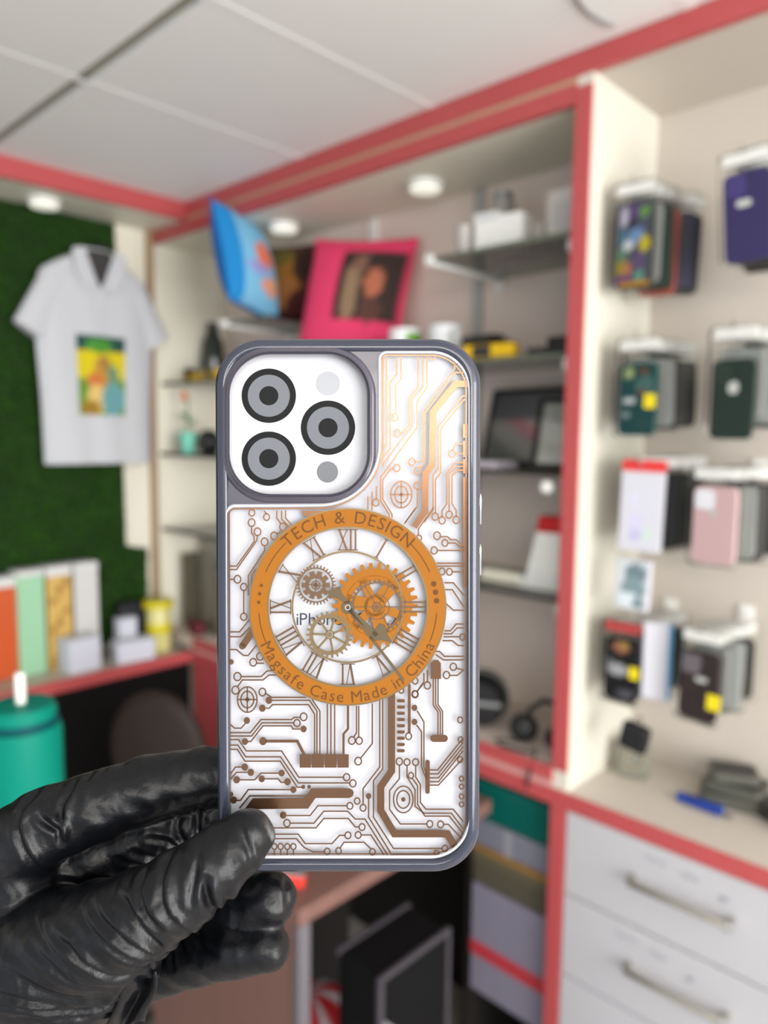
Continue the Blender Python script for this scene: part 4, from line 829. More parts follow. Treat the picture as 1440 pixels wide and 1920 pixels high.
# white dummy card inside the case
mb = MB(); mb.loft([[(x, y, z) for x, y, _ in rr3(0.0030, 0)] for z in (-0.0026, -0.0022)]); mb.build('insert_card', mat('bright white card', C(172, 172, 177), 0.6, var=0.01, spec=0.2), case)
card = [o for o in case.children if o.name.startswith('insert_card')][0]
ZD = -0.00215
for c in ((504, 742), (615, 802), (504, 860)):
    f = Flat(ZD); f.disc(c, 51, 48); f.build('lens_disc', flatmat('printed lens black', 20, 22, 22, 0.45, spec=0.12), card)
    f = Flat(ZD + 0.00003); f.disc(c, 39.5, 44); f.build('lens_grey', flatmat('printed lens grey', 98, 100, 106, 0.5, spec=0.12), card)
    f = Flat(ZD + 0.00006); f.disc(c, 18, 32); f.build('lens_pupil', flatmat('printed lens black', 20, 22, 22, 0.45, spec=0.12), card)
f = Flat(ZD); f.disc((615, 719), 22.5, 32); f.build('flash_print', flatmat('printed pale grey', 146, 148, 152, 0.5, spec=0.12), card)
f = Flat(ZD); f.disc((614, 885), 20, 32); f.build('sensor_print', flatmat('printed mid grey', 100, 102, 106, 0.5, spec=0.12), card)

def glyphs(txt, size_px, z):
    """flat letter outlines in pixels, one entry per character: (faces, verts, width)"""
    out = []
    for chx in txt:
        if chx == ' ': out.append(None); continue
        cu = bpy.data.curves.new('glyph', 'FONT'); cu.body = chx; cu.size = size_px; cu.resolution_u = 3
        o = bpy.data.objects.new('glyph', cu); COL.objects.link(o)
        dg = bpy.context.evaluated_depsgraph_get(); me = o.evaluated_get(dg).to_mesh()
        vs = [(v.co.x, v.co.y) for v in me.vertices]; fs = [tuple(p.vertices) for p in me.polygons]
        o.evaluated_get(dg).to_mesh_clear(); bpy.data.objects.remove(o); bpy.data.curves.remove(cu)
        x0 = min(v[0] for v in vs); x1 = max(v[0] for v in vs)
        out.append((fs, [(x - x0, y) for x, y in vs], x1 - x0))
    return out
def straight(txt, x, y, size, z, gap=2.0, name='printed_text', m=None, parent=None, bold=0):
    mb = MB()
    for gph in glyphs(txt, size, z):
        if gph is None: x += size * .3; continue
        fs, vs, wd = gph; mb.add([cp(x + a, y - b, z) for a, b in vs], fs); x += wd + gap
    return mb.build(name, m, parent)
ink = flatmat('dark print ink', 40, 44, 58, 0.5)
straight('iPhone', 556, 1172, 33, ZD, 2.6, 'printed_model_text', ink, card)
straight('f', 669, 1172, 33, ZD, 2, 'printed_model_text', ink, card); straight('H.2', 703, 1172, 33, ZD, 3, 'printed_model_text', ink, card); straight('2', 645, 1130, 26, ZD, 3, 'printed_model_text', ink, card)

# ---- bronze circuit print
foil = mat('bronze foil print', C(124, 90, 66), 0.24, metal=0.9, var=0.05, vscale=400)
F_ = Flat(-0.00055)
F_.crop(0, 0, 1).line(window(5), 2.6, closed=True)
F_.crop(680, 640, 0.1771)                       # right column beside the camera
for pts in ([(215, 165), (215, 1330)], [(250, 165), (250, 1080), (220, 1140)], [(360, 165), (360, 340), (290, 430), (290, 1135), (220, 1215)], [(405, 165), (405, 400), (350, 460), (350, 765)],
            [(585, 165), (585, 490), (495, 600), (495, 875), (430, 968), (400, 968)], [(635, 165), (635, 480), (520, 610), (520, 890), (205, 1310)],
            [(680, 165), (680, 490), (575, 640), (575, 910), (190, 1440), (190, 1690), (280, 1830), (280, 1870)], [(325, 1345), (300, 1345), (212, 1465), (212, 1670), (310, 1830), (310, 1870)],
            [(975, 205), (975, 290), (640, 740), (630, 1250), (605, 1275), (555, 1275)], [(1100, 330), (985, 330), (662, 760), (655, 1290), (610, 1340)],
            [(1100, 580), (1060, 580), (800, 900), (800, 1340), (745, 1410), (745, 1790), (650, 1915)], [(1100, 620), (1070, 620), (825, 930), (825, 1390), (770, 1460), (770, 1820)],
            [(1065, 1085), (985, 1085), (950, 1155)], [(1065, 1188), (980, 1188)],
            [(1065, 1285), (980, 1285), (890, 1395), (890, 1720), (840, 1790), (840, 1860)], [(1065, 1325), (1000, 1325), (915, 1400), (915, 1800)], [(1065, 1365), (1010, 1365), (945, 1420), (945, 1720), (990, 1790), (990, 1858)],
            [(578, 1562), (578, 1750), (450, 1915)], [(145, 1530), (145, 1668)], [(98, 1590), (98, 1790)], [(55, 1640), (55, 1780)], [(300, 1622), (515, 1622)], [(408, 1485), (408, 1760)], [(1115, 330), (1085, 400)], [(770, 165), (760, 190), (735, 195), (715, 180), (712, 165)]):
    F_.line(pts)
F_.line([(1112, 450), (985, 450), (745, 750), (735, 1310), (665, 1400), (660, 1800), (545, 1965)], 12)
for c in ((340, 805), (363, 968), (360, 1340), (520, 1275), (580, 1370), (767, 1855), (943, 1190), (840, 1895), (915, 1835), (990, 1890), (578, 1525), (138, 1705)): F_.ring(c, 34, 38)
F_.ring((408, 1622), 112, 140); F_.ring((408, 1622), 70, 88); F_.disc((408, 1622), 20)
F_.rect(1062, 880, 1118, 1020); F_.rect(1062, 1055, 1118, 1225); F_.rect(1062, 1250, 1118, 1400); F_.rect(1062, 1440, 1118, 2600)
F_.crop(390, 940, 0.368)                        # beside the ring
for pts in ([(298, 63), (285, 48)], [(222, 127), (222, 160), (235, 180), (235, 205), (145, 330), (112, 330)], [(252, 173), (248, 200), (145, 348), (112, 348)],
            [(350, 48), (350, 85), (372, 115)], [(375, 48), (375, 90), (430, 150)], [(395, 46), (395, 85), (440, 135)], [(350, 166), (372, 152)], [(288, 225), (288, 250), (205, 380), (205, 480)], [(222, 480), (222, 375), (245, 345)],
            [(112, 397), (133, 397)], [(182, 452), (182, 572)], [(112, 665), (160, 665), (215, 598)], [(112, 690), (165, 690), (215, 640)], [(112, 755), (145, 755), (180, 785), (205, 785), (250, 728)], [(248, 825), (285, 825)],
            [(168, 893), (270, 893), (300, 865), (330, 862)], [(150, 945), (175, 910), (280, 910), (310, 885), (350, 885)],
            [(1185, 180), (1220, 180), (1237, 195), (1265, 195), (1305, 235)], [(1222, 212), (1260, 212), (1300, 248)], [(1168, 250), (1305, 250)],
            [(1150, 30), (1072, 140), (1072, 172)], [(1060, 30), (1000, 115)], [(1165, 315), (1305, 315)], [(1170, 330), (1305, 330)], [(1245, 359), (1305, 359)],
            [(1205, 415), (1250, 415), (1305, 480)], [(1208, 450), (1245, 450), (1305, 540)], [(1212, 520), (1250, 555), (1305, 555)], [(1205, 660), (1235, 660), (1265, 625), (1305, 625)], [(1200, 675), (1240, 675), (1270, 645), (1305, 645)],
            [(1200, 690), (1282, 690)], [(1195, 710), (1245, 710), (1275, 735), (1305, 735)], [(1160, 765), (1180, 765), (1205, 790), (1305, 790)], [(1160, 780), (1200, 808), (1305, 808)], [(1266, 850), (1305, 860)], [(1231, 887), (1270, 887), (1300, 862)],
            [(1118, 922), (1118, 860)], [(1065, 970), (1100, 920), (1100, 875)]):
    F_.line(pts)
for c, r in (((223, 58), 15), ((298, 80), 15), ((222, 108), 17), ((252, 155), 17), ((382, 130), 17), ((337, 176), 17), ((288, 206), 17), ((150, 397), 17), ((182, 436), 16), ((182, 588), 16), ((265, 790), 17), ((230, 820), 17), ((150, 893), 18), ((140, 962), 18), ((1167, 175), 17), ((1207, 212), 15), ((1152, 250), 16),
             ((1075, 187), 13), ((1192, 357), 15), ((1230, 359), 15), ((1297, 692), 14), ((1250, 843), 16), ((1215, 885), 16), ((1118, 938), 16), ((1055, 983), 16), ((1055, 915), 14)): F_.ring(c, r, r * 1.15, n=20)
F_.ring((200, 1010), 50, 65); F_.ring((200, 1010), 33, 42); F_.line([(152, 1010), (248, 1010)]); F_.line([(200, 947), (200, 1073)]); F_.disc((200, 1010), 11)
F_.line([(175, 738), (232, 655)], 13); F_.disc((175, 738), 17); F_.disc((117, 818), 14)
F_.poly([(1135, 905), (1135, 825), (1150, 808), (1172, 808), (1187, 825), (1187, 905)]); F_.poly([(478, 48), (600, 48), (560, 62), (500, 78), (485, 70)])
F_.crop(390, 1280, 0.368)                       # below the ring
for pts in ([(290, 52), (325, 75), (500, 75)], [(325, 90), (518, 90), (555, 145), (555, 368)], [(295, 130), (312, 130), (328, 112), (512, 112), (543, 160), (543, 368)], [(530, 85), (570, 145), (570, 368)], [(608, 108), (608, 368)], [(626, 108), (626, 368)], [(645, 112), (645, 368)],
            [(757, 118), (757, 255), (742, 278)], [(768, 118), (768, 280)], [(837, 105), (837, 310), (775, 388)], [(875, 90), (875, 430), (790, 540), (790, 622)], [(890, 85), (890, 440), (843, 500), (843, 685), (945, 845), (1193, 845)],
            [(1065, 142), (1100, 200), (1100, 430), (1115, 470)], [(1062, 215), (1088, 250), (1088, 430), (1112, 490)], [(1065, 45), (1100, 0)], [(1148, -20), (1148, 115), (1172, 150), (1172, 268)], [(1160, -20), (1160, 113), (1184, 148), (1184, 268)], [(1172, -20), (1172, 111), (1195, 146), (1195, 268)],
            [(1130, 445), (1170, 445), (1300, 282)], [(1130, 465), (1172, 465), (1300, 304)], [(1130, 485), (1174, 485), (1300, 326)], [(1130, 505), (1174, 505), (1300, 346)], [(1130, 522), (1174, 522), (1300, 385)],
            [(975, 418), (975, 490), (925, 550), (925, 645), (980, 720), (1117, 720)], [(1200, 722), (1225, 722), (1296, 798)], [(1014, 420), (1014, 480), (1055, 545), (1055, 630), (1100, 665), (1240, 665), (1300, 745)], [(1058, 420), (1058, 480), (1082, 520), (1082, 610), (1110, 645), (1250, 645), (1300, 708)], [(1040, 487), (1068, 525), (1068, 620), (1105, 680), (1230, 680), (1300, 770)],
            [(190, 208), (168, 232), (135, 232), (112, 212)], [(112, 255), (215, 255), (270, 188), (425, 188), (440, 177), (470, 177)], [(112, 272), (222, 272), (275, 205), (437, 205)], [(470, 236), (432, 236), (425, 220), (280, 220), (218, 300), (200, 300)],
            [(112, 290), (155, 290), (195, 348), (375, 348), (462, 482), (690, 482)], [(112, 318), (152, 318), (192, 378), (370, 378), (460, 511), (722, 511)], [(112, 340), (150, 340), (188, 400), (368, 400), (455, 533), (480, 533)],
            [(170, 430), (140, 430), (112, 468)], [(200, 457), (145, 457), (112, 495)], [(160, 495), (238, 495), (270, 461), (360, 461)], [(290, 490), (358, 490), (372, 508), (390, 508)], [(420, 545), (205, 545), (165, 600), (145, 600)], [(500, 577), (212, 577), (160, 640)],
            [(400, 677), (520, 677), (560, 627), (708, 627)], [(418, 716), (540, 716), (590, 655), (712, 655), (750, 695), (800, 695), (915, 878)], [(300, 740), (550, 740), (590, 692), (715, 692), (750, 735), (770, 735)], [(818, 592), (818, 685), (937, 878)],
            [(318, 772), (460, 772), (495, 820), (632, 820), (670, 778), (698, 778)], [(318, 795), (450, 795), (490, 840), (535, 862), (592, 862)], [(672, 843), (693, 813), (795, 813), (830, 847)], [(780, 776), (830, 776), (897, 878)], [(316, 772), (300, 800)]):
    F_.line(pts)
for c, r in (((277, 48), 17), ((733, 295), 17), ((770, 296), 16), ((765, 400), 17), ((790, 638), 15), ((1207, 845), 14), ((1022, 273), 15), ((1055, 58), 14), ((1285, 190), 13), ((1287, 290), 12), ((1285, 392), 13), ((1292, 490), 11), ((1292, 530), 11), ((1292, 580), 11), ((1292, 620), 11), ((975, 402), 16), ((1130, 720), 15), ((1185, 722), 15), ((1014, 405), 15), ((1058, 405), 15), ((1034, 473), 13),
             ((487, 174), 17), ((453, 206), 16), ((706, 482), 16), ((738, 513), 16), ((723, 628), 15), ((402, 716), 16), ((785, 736), 15), ((760, 603), 14), ((713, 778), 15), ((607, 860), 14), ((338, 835), 13), ((370, 835), 13), ((404, 835), 13), ((435, 835), 13), ((665, 857), 14), ((838, 862), 14), ((765, 776), 15), ((1165, 868), 12), ((985, 40), 12)): F_.ring(c, r, r * 1.15, n=20)
for x in (338, 370, 404, 435): F_.line([(x, 850), (x, 878)])
for c, r in (((310, 90), 17), ((277, 130), 17), ((280, 298), 19), ((1052, 128), 15), ((1052, 200), 15), ((198, 193), 16), ((487, 236), 16), ((188, 300), 16), ((485, 531), 10), ((187, 430), 17), ((218, 457), 17), ((146, 495), 17), ((375, 461), 16), ((274, 490), 16), ((405, 505), 17), ((435, 545), 16), ((130, 598), 17), ((515, 530), 9), ((383, 675), 17), ((818, 578), 14), ((995, 595), 11), ((117, 568), 12)): F_.disc(c, r, 18, r * 1.1)
F_.line([(713, 115), (713, 235), (690, 262), (690, 368)], 4.4); F_.line([(292, 298), (455, 298), (490, 366)], 5.5); F_.line([(935, 55), (935, 450), (880, 530), (880, 650), (950, 770), (1220, 770), (1262, 842)], 13.5); F_.line([(1025, 8), (1025, 258)], 5.5)
for x0, x1 in ((467, 524), (527, 590), (594, 656), (660, 717)): F_.rect(x0, 365, x1, 433)
for k in range(9): F_.pill(962, 84 + 31.8 * k, 1003, 101 + 31.8 * k)
F_.pill(1107, 393, 1130, 567); F_.pill(1132, 266, 1222, 302); F_.ring((995, 595), 50, 68); F_.ring((995, 595), 33, 45)
F_.poly([(185, 645), (228, 590), (490, 588), (527, 540), (720, 538), (738, 548), (743, 562), (738, 578), (720, 588), (548, 588), (510, 642)])
F_.poly([(935, 878), (945, 871), (1170, 871), (1200, 878)])
F_.build('circuit_print', foil, case)

# ---- orange ring with lettering, clock face, gears and hands
ORC = (652, 1138)
orange = flatmat('orange ring print', 138, 84, 6, 0.5, spec=0.2, var=0.04, vscale=300)
f = Flat(-0.00050); f.ring(ORC, 166.5, 166.5, 34, 96); f.build('orange_ring', orange, case)
olive = mat('olive bronze foil', C(116, 98, 68), 0.35, metal=0.6)
f = Flat(-0.00047); f.ring(ORC, 184, 184, 2.6, 96); f.ring(ORC, 149.5, 149.5, 3.0, 96)
f.build('ring_outline', olive, case)
f = Flat(-0.00046)
for a0, a1 in ((203, 226), (-46, -23), (157, 176), (4, 23)):
    f.line([(ORC[0] + 167 * math.cos(math.radians(a)), ORC[1] + 167 * math.sin(math.radians(a))) for a in np.linspace(a0, a1, 12)], 1.8)
for a in (183, 188.5, 194, -4, -9.5, -15): f.disc((ORC[0] + 167 * math.cos(math.radians(a)), ORC[1] + 167 * math.sin(math.radians(a))), 5.2 if a < 100 else 3.2)
lett = flatmat('brown ring lettering', 88, 52, 12, 0.5, spec=0.2)
f.build('ring_marks', lett, case)
def arc_text(txt, size, r, mid, top, gap):
    gl = glyphs(txt, size, 0); tot = sum((g[2] + gap) if g else size * .38 for g in gl) - gap; s = -tot / 2; mb = MB()
    for g in gl:
        if g is None: s += size * .38; continue
        fs, vs, wd = g; a = mid + (1 if top else -1) * math.degrees((s + wd / 2) / r); ar = math.radians(a)
        ex, ey = ((-math.sin(ar), math.cos(ar)) if top else (math.sin(ar), -math.cos(ar)))          # reading direction
        ux, uy = ((math.cos(ar), math.sin(ar)) if top else (-math.cos(ar), -math.sin(ar)))          # letter up
        bx, by = ORC[0] + r * math.cos(ar), ORC[1] + r * math.sin(ar)
        mb.add([cp(bx + (x - wd / 2) * ex + y * ux, by + (x - wd / 2) * ey + y * uy, -0.00045) for x, y in vs], fs); s += wd + gap
    return mb
arc_text('TECH & DESIGN', 33, 157, -90, True, 4.2).build('ring_lettering', lett, case)
arc_text('Magsafe Case Made in China', 31, 179, 90, False, 4.6).build('ring_lettering', lett, case)
# roman numerals
num = mat('bronze numeral foil', C(104, 80, 60), 0.32, metal=0.7)
f = Flat(-0.00048); Hn, r0 = 40.0, 106.0
GL = {'I': 9, 'V': 19, 'X': 20}
def numeral(txt, ang):
    tot = sum(GL[c] for c in txt); s = -tot / 2; ar = math.radians(ang)
    ex, ey = -math.sin(ar), math.cos(ar); ux, uy = math.cos(ar), math.sin(ar)
    def T(x, y): return (ORC[0] + (r0 + y) * ux + x * ex, ORC[1] + (r0 + y) * uy + x * ey)
    for c in txt:
        w_ = GL[c]; x0, x1, xm = s + 1.5, s + w_ - 1.5, s + w_ / 2
        if c == 'I': f.line([T(xm, 0), T(xm, Hn)], 3.6)
        elif c == 'V': f.line([T(x0 + 1, Hn), T(xm, 0)], 4.2); f.line([T(x1 - 1, Hn), T(xm, 0)], 1.8)
        else: f.line([T(x0 + 1, Hn), T(x1 - 1, 0)], 4.2); f.line([T(x1 - 1, Hn), T(x0 + 1, 0)], 1.8)
        s += w_
    f.line([T(-tot / 2, 1), T(tot / 2, 1)], 1.8); f.line([T(-tot / 2, Hn - 1), T(tot / 2, Hn - 1)], 1.8)
for k, t_ in enumerate(('XII', 'I', 'II', 'III', 'IIII', 'V', 'VI', 'VII', 'VIII', 'IX', 'X', 'XI')): numeral(t_, -90 + 30 * k)
f.build('clock_numerals', num, case)
def gear(f, c, r_in, r_out, n, hole=0, duty=0.5, tip=0.55):
    P = []
    for k in range(n):
        a = 2 * PI * k / n; d = PI / n
        P += [(c[0] + r_in * math.cos(a - d), c[1] + r_in * math.sin(a - d)), (c[0] + r_in * math.cos(a - d * duty), c[1] + r_in * math.sin(a - d * duty)), (c[0] + r_out * math.cos(a - d * duty * tip), c[1] + r_out * math.sin(a - d * duty * tip)), (c[0] + r_out * math.cos(a + d * duty * tip), c[1] + r_out * math.sin(a + d * duty * tip)), (c[0] + r_in * math.cos(a + d * duty), c[1] + r_in * math.sin(a + d * duty))]
    if not hole: f.poly(P, True); return
    Q = [(c[0] + hole * math.cos(math.atan2(y - c[1], x - c[0])), c[1] + hole * math.sin(math.atan2(y - c[1], x - c[0]))) for x, y in P]
    f.strip(P + [P[0]], Q + [Q[0]])
og = (703, 1136)
f = Flat(-0.00049); gear(f, og, 70, 81, 30, hole=56, duty=0.62)
f.ring(og, 52, 52, 10, 48); f.disc(og, 20, 32)
for a in (20, 75, 135, 190, 245, 310):       # broad orange webs between the white openings
    ar = math.radians(a); f.line([(og[0] + 14 * math.cos(ar), og[1] + 14 * math.sin(ar)), (og[0] + 54 * math.cos(ar), og[1] + 54 * math.sin(ar))], 26 if a in (75, 190, 310) else 16)
f.build('orange_gear', orange, case)
f = Flat(-0.00046); f.ring(ORC, 104, 104, 3.6, 72); f.build('inner_circle', olive, case)
f = Flat(-0.00044); gc = (592, 1097)
gear(f, gc, 33, 38, 34, hole=30.5); gear(f, gc, 20, 27, 10, hole=13, duty=0.7, tip=0.8); f.ring(gc, 7.5, 7.5, 2.2, 24); f.disc(gc, 5)
for a in range(0, 180, 90): ar = math.radians(a + 5); f.line([(gc[0] - 15 * math.cos(ar), gc[1] - 15 * math.sin(ar)), (gc[0] + 15 * math.cos(ar), gc[1] + 15 * math.sin(ar))], 1.6)
f.build('small_gear', num, case)
f = Flat(-0.00044); gc = (618, 1190); gear(f, gc, 38, 44, 26, hole=31); f.ring(gc, 7.5, 7.5, 2.4, 24); f.disc(gc, 5)
for k in range(7): ar = 2 * PI * k / 7 - 0.4; f.line([(gc[0] + 7 * math.cos(ar), gc[1] + 7 * math.sin(ar)), (gc[0] + 33 * math.cos(ar), gc[1] + 33 * math.sin(ar))], 4.2)
f.build('spoked_gear', olive, case)
f = Flat(-0.00044); gc = (707, 1138); gear(f, gc, 47, 52, 34, hole=44); f.ring(gc, 23, 23, 1.8, 32); f.ring(gc, 8, 8, 2.6, 24); f.disc(gc, 5)
for k in range(6): ar = 2 * PI * k / 6; f.line([(gc[0] + 8 * math.cos(ar), gc[1] + 8 * math.sin(ar)), (gc[0] + 45 * math.cos(ar), gc[1] + 45 * math.sin(ar))], 1.6)
f.build('thin_gear', num, case)
f = Flat(-0.00041); hc = (652, 1139)
f.poly([(648, 1132), (630, 1121), (617, 1121), (615, 1108), (637, 1099), (641, 1113), (657, 1130)], True)
f.line([(652, 1139), (757, 1276)], 5.5); f.line([(652, 1139), (706, 1192)], 9)
f.poly([(692, 1196), (700, 1183), (712, 1168), (722, 1172), (726, 1188), (736, 1206), (715, 1200), (700, 1202)], True)
f.ring(hc, 9, 9, 7, 32); f.build('clock_hands', mat('dark olive foil', C(86, 72, 50), 0.42, metal=0.4), case)
f = Flat(-0.00038); f.ring(hc, 4.5, 4.5, 2, 20); f.build('hand_pivot', M['chrome'], case)
# side buttons
for y0, y1 in ((925, 985), (1020, 1080)):
    a, b = cp(899, y0, -0.005), cp(899, y1, -0.005); xx = OX + CW / 2
    MB().prism(rrect(0.0028, a.y - b.y, 0.0012, 4), xx - 0.0006, xx + 0.0005, Matrix(((0, 0, 1, 0), (0, 1, 0, (a.y + b.y) / 2), (1, 0, 0, -0.0052), (0, 0, 0, 1)))).build('side_button', M['chrome'], case, smooth=40)

# ------------------------------------------------------------------ gloved hand
def mm(px, py, z): v = cp(px, py, z / 1000.0); return np.array([v.x, v.y, v.z]) * 1000
CH_ = {
    'thumb': [((466, 1566, 8.0), 7.2), ((440, 1590, 9.0), 8.4), ((400, 1622, 11), 9.2), ((345, 1664, 12), 10.4), ((270, 1712, 9), 11.8), ((180, 1752, 3), 14.0), ((90, 1785, -4), 16.5), ((-20, 1815, -10), 19.0), ((-160, 1850, -14), 20.5), ((-320, 1890, -16), 20.5)],
    'web': [((30, 1655, -13), 12.5), ((-70, 1705, -14), 16)],
    'thenar': [((240, 1790, 0), 10.0), ((150, 1840, -6), 14.0), ((40, 1880, -12), 16.0), ((-100, 1905, -16), 17)],
    'index': [((470, 1455, -22), 8.2), ((380, 1455, -21), 8.9), ((280, 1478, -18), 9.8), ((180, 1512, -14), 10.4), ((80, 1552, -12), 11.4), ((10, 1600, -12), 12.2), ((-60, 1690, -14), 14.5)],
    'middle': [((480, 1530, -25), 8.0), ((390, 1535, -26), 8.8), ((290, 1560, -26), 9.4), ((190, 1600, -25), 10.2), ((90, 1650, -24), 11.5), ((-30, 1720, -22), 14)],
    'ring': [((505, 1684, -12), 8.2), ((455, 1700, -17), 8.8), ((390, 1712, -25), 9.2), ((300, 1720, -30), 9.6), ((200, 1735, -30), 11), ((60, 1780, -26), 14)],
    'little': [((500, 1776, -8), 7.0), ((440, 1782, -10), 7.5), ((380, 1793, -16), 7.8), ((310, 1812, -22), 8.4), ((220, 1830, -26), 10), ((100, 1840, -24), 14)],
}
CREASES = [  # photograph-frame polylines of the glove's folds (origin 0,1350, scale .4167), depth mm, half-width mm
    ([(945, 500), (935, 600), (922, 690)], 0.5, 0.8), ([(975, 600), (998, 720), (1018, 830)], 0.9, 0.9), ([(1070, 640), (1045, 740), (1018, 830)], 0.6, 0.8),
    ([(805, 530), (788, 600), (800, 680), (858, 790), (912, 872)], 0.9, 1.0), ([(700, 590), (690, 650), (735, 735), (800, 790)], 0.7, 0.9), ([(850, 740), (890, 810), (915, 880)], 0.6, 0.8),
    ([(480, 772), (600, 822), (690, 890), (760, 955), (830, 995)], 0.9, 1.0), ([(410, 800), (560, 880), (660, 960), (760, 1012)], 0.6, 0.9), ([(260, 890), (380, 920), (480, 1000), (580, 1075), (700, 1085)], 0.8, 1.0),
    ([(180, 960), (300, 1010), (420, 1090), (560, 1150)], 0.5, 1.0), ([(560, 700), (640, 715), (705, 770), (775, 880), (800, 985)], 0.7, 0.9), ([(0, 1220), (200, 1250), (400, 1272), (520, 1268)], 0.8, 1.0),
    ([(0, 1165), (150, 1182), (350, 1232), (500, 1262)], 0.6, 0.9), ([(120, 1290), (350, 1315), (480, 1335)], 0.5, 0.9), ([(1105, 420), (1150, 520), (1172, 630)], 0.3, 0.7),
    ([(105, 492), (160, 528), (205, 562), (212, 625)], 1.1, 0.9), ([(235, 370), (205, 450), (212, 545)], 0.8, 0.9), ([(345, 245), (310, 310), (285, 375)], 0.5, 0.8), ([(410, 225), (372, 300), (345, 350)], 0.5, 0.8),
    ([(0, 500), (30, 570), (80, 680), (115, 765)], 0.9, 1.0), ([(60, 410), (20, 470), (10, 520)], 0.6, 0.9), ([(480, 205), (450, 260), (430, 310)], 0.35, 0.8), ([(700, 170), (720, 220), (700, 260)], 0.3, 0.8),
    ([(1250, 700), (1255, 850), (1270, 960)], 0.35, 0.8), ([(1330, 770), (1270, 800), (1235, 790)], 0.4, 0.7), ([(1325, 850), (1280, 870), (1250, 860)], 0.4, 0.7), ([(640, 1110), (660, 1200), (700, 1285)], 0.9, 0.9), ([(690, 1120), (720, 1190), (780, 1215)], 0.6, 0.8), ([(760, 1070), (790, 1130), (850, 1160), (930, 1150)], 0.5, 0.8),
    ([(500, 1280), (560, 1220), (600, 1160)], 0.7, 0.9), ([(0, 1060), (120, 1080), (260, 1140), (400, 1190)], 0.35, 1.0), ([(60, 870), (200, 900), (330, 960)], 0.3, 1.0),
]
def hand_mesh(h=0.65):
    segs = {k: [(mm(*a), ra) for a, ra in v] for k, v in CH_.items()}
    allp = np.array([p for v in segs.values() for p, _ in v]); lo = allp.min(0) - 24; hi = allp.max(0) + 24
    nx, ny, nz = [int(math.ceil((hi[i] - lo[i]) / h)) + 1 for i in range(3)]
    X = (lo[0] + h * np.arange(nx, dtype=np.float32))[:, None, None]; Y = (lo[1] + h * np.arange(ny, dtype=np.float32))[None, :, None]; Z = (lo[2] + h * np.arange(nz, dtype=np.float32))[None, None, :]
    def smin(a, b, k):
        hh = np.clip(0.5 + 0.5 * (b - a) / k, 0, 1); return b * (1 - hh) + a * hh - k * hh * (1 - hh)
    D = None
    for name, ch in segs.items():
        d = None
        for (p, ra), (q, rb) in zip(ch, ch[1:]):
            e = (q - p).astype(np.float32); L2 = float(e @ e)
            t = np.clip(((X - p[0]) * e[0] + (Y - p[1]) * e[1] + (Z - p[2]) * e[2]) / L2, 0, 1)
            dd = np.sqrt((X - p[0] - t * e[0]) ** 2 + (Y - p[1] - t * e[1]) ** 2 + (Z - p[2] - t * e[2]) ** 2) - (ra + (rb - ra) * t)
            d = dd if d is None else smin(d, dd, 1.5)
        D = d if D is None else smin(D, d, 2.2 if name != 'thenar' else 6.0)
    # naive surface nets
    S = D < 0
    cs = [S[i:nx - 1 + i, j:ny - 1 + j, k:nz - 1 + k] for i in (0, 1) for j in (0, 1) for k in (0, 1)]
    cnt = sum(c.astype(np.int8) for c in cs); act = (cnt > 0) & (cnt < 8); idx = np.full(act.shape, -1, np.int32); A = np.argwhere(act); idx[act] = np.arange(len(A))
    acc = np.zeros((len(A), 3)); num_ = np.zeros(len(A)); cor = [(i, j, k) for i in (0, 1) for j in (0, 1) for k in (0, 1)]
    for a in cor:
        for ax in range(3):
            if a[ax]: continue
            b = list(a); b[ax] = 1
            va = D[A[:, 0] + a[0], A[:, 1] + a[1], A[:, 2] + a[2]]; vb = D[A[:, 0] + b[0], A[:, 1] + b[1], A[:, 2] + b[2]]
            m_ = (va < 0) != (vb < 0); t = np.where(m_, va / np.where(m_, va - vb, 1), 0)
            pt = np.array(a)[None, :] + np.zeros((len(A), 3)); pt[:, ax] += t
            acc[m_] += pt[m_]; num_ += m_
    V = (A + acc / num_[:, None]) * h + lo
    Fs = []
    for ax in range(3):
        sl0 = [slice(0, nx), slice(0, ny), slice(0, nz)]; s0 = list(sl0); s1 = list(sl0); s0[ax] = slice(0, (nx, ny, nz)[ax] - 1); s1[ax] = slice(1, (nx, ny, nz)[ax])
        a0, a1 = S[tuple(s0)], S[tuple(s1)]; E_ = np.argwhere(a0 != a1); u, v = (ax + 1) % 3, (ax + 2) % 3
        ok = (E_[:, u] > 0) & (E_[:, v] > 0) & (E_[:, u] < (nx, ny, nz)[u] - 1) & (E_[:, v] < (nx, ny, nz)[v] - 1); E_ = E_[ok]
        sgn = a0[E_[:, 0], E_[:, 1], E_[:, 2]]
        def cell(du, dv):
            q = E_.copy(); q[:, u] += du; q[:, v] += dv; return idx[q[:, 0], q[:, 1], q[:, 2]]
        Q = np.stack([cell(-1, -1), cell(0, -1), cell(0, 0), cell(-1, 0)], 1); Q[~sgn] = Q[~sgn][:, ::-1]; Fs.append(Q)
    Fq = np.concatenate(Fs)
    def normals(V):
        n = np.zeros_like(V); fn = np.cross(V[Fq[:, 2]] - V[Fq[:, 0]], V[Fq[:, 3]] - V[Fq[:, 1]])
        for k in range(4): np.add.at(n, Fq[:, k], fn)
        return n / (np.linalg.norm(n, axis=1)[:, None] + 1e-9)
    ei = np.concatenate([Fq[:, [k, (k + 1) % 4]] for k in range(4)])
    deg = np.zeros(len(V)); np.add.at(deg, ei[:, 0], 1); np.add.at(deg, ei[:, 1], 1)
    def smooth(V, it):
        for _ in range(it):
            s = np.zeros_like(V); np.add.at(s, ei[:, 0], V[ei[:, 1]]); np.add.at(s, ei[:, 1], V[ei[:, 0]]); V = V * .4 + .6 * s / deg[:, None]
        return V
    V = smooth(V, 3); N = normals(V)
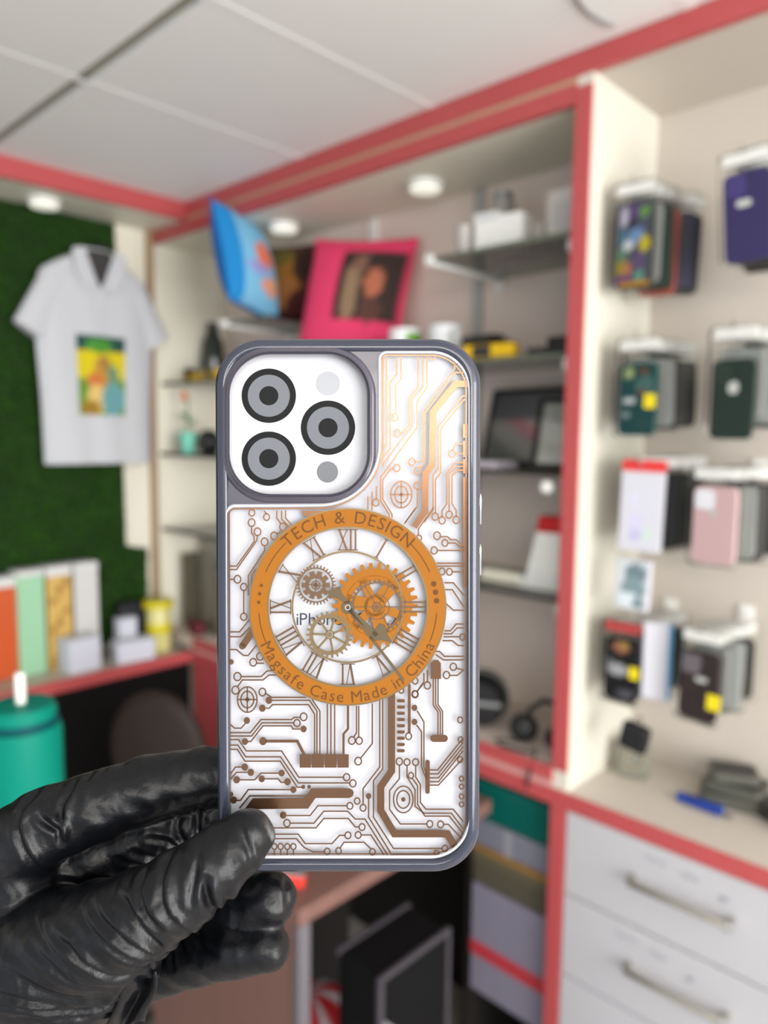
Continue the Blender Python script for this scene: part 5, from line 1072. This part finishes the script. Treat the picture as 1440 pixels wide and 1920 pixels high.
    # folds of the thin glove: a furrow with a raised lip beside it, only on the side turned towards the folds
    disp = np.zeros(len(V))
    for pts, dep, wd in CREASES:
        P = [mm(x * .4167, 1350 + y * .4167, 6)[:2] for x, y in pts]; best = np.full(len(V), 1e9); sg = np.zeros(len(V)); tt = np.zeros(len(V))
        for i, (a, b) in enumerate(zip(P, P[1:])):
            e = b - a; t = np.clip(((V[:, :2] - a) @ e) / (e @ e), 0, 1); r = V[:, :2] - a - t[:, None] * e; d = np.hypot(r[:, 0], r[:, 1]); m_ = d < best
            best[m_] = d[m_]; sg[m_] = np.sign(e[0] * r[m_, 1] - e[1] * r[m_, 0]); tt[m_] = (i + t[m_]) / (len(P) - 1)
        fade = np.sin(np.clip(tt, 0.04, 0.96) * PI) ** 0.6; sd = best * sg
        disp += 1.55 * dep * fade * (-1.1 * np.exp(-(sd / wd) ** 2) + 0.9 * np.exp(-((sd - 1.9 * wd) / (1.1 * wd)) ** 2) + 0.35 * np.exp(-((sd + 1.9 * wd) / (1.1 * wd)) ** 2))
    disp *= np.clip((N[:, 2] + 0.1) * 2.5, 0, 1)
    # gentle slack of the rubber
    w1 = np.sin(V[:, 0] * .33 + V[:, 1] * .55 + 1.3 * np.sin(V[:, 1] * .21)) * np.sin(V[:, 0] * .17 - V[:, 2] * .3 + .7)
    disp += 0.28 * w1
    V = V + N * disp[:, None]; V = smooth(V, 1)
    me = bpy.data.meshes.new('gloved_hand'); me.from_pydata((V / 1000).tolist(), [], Fq.tolist()); me.validate(); return me
glove = mat('black nitrile glove', C(9, 10, 14), 0.36, var=0.25, vscale=60, bump=0.16, bscale=260, spec=0.32)
_nt = glove.node_tree; _w = _nt.nodes.new('ShaderNodeTexWave'); _w.inputs['Scale'].default_value = 55; _w.inputs['Distortion'].default_value = 9; _w.inputs['Detail'].default_value = 3; _w.inputs['Detail Scale'].default_value = 1.2
_tc = [n for n in _nt.nodes if n.type == 'TEX_COORD'][0]; _nt.links.new(_tc.outputs['Object'], _w.inputs['Vector'])
_bp = [n for n in _nt.nodes if n.type == 'BUMP'][0]; _b2 = _nt.nodes.new('ShaderNodeBump'); _b2.inputs['Strength'].default_value = 0.10; _b2.inputs['Distance'].default_value = 0.002
_nt.links.new(_w.outputs['Fac'], _b2.inputs['Height']); _nt.links.new(_bp.outputs['Normal'], _b2.inputs['Normal']); _nt.links.new(_b2.outputs['Normal'], _nt.nodes['Principled BSDF'].inputs['Normal'])
hand = link('gloved_hand', hand_mesh(), glove, smooth=180)
hand.matrix_world = HELD
tag(hand, 'hand in a wrinkled black disposable glove pinching the corner of the phone case', 'hand')
# torn flap of the glove below the thumb
def flapfn(u, v):
    px = 215 + 75 * u + 6 * math.sin(v * 5) - 12 * v; py = 1845 + 95 * v - 22 * u + 6 * math.sin(u * 6)
    q = cp(px, py, (6 - 5 * v + 3.0 * math.sin(u * 7 + v * 2) ) / 1000); return q
fl = grid(14, 14, flapfn).build('glove_fold', glove, hand, smooth=180)
sm = fl.modifiers.new('thickness', 'SOLIDIFY'); sm.thickness = 0.0006
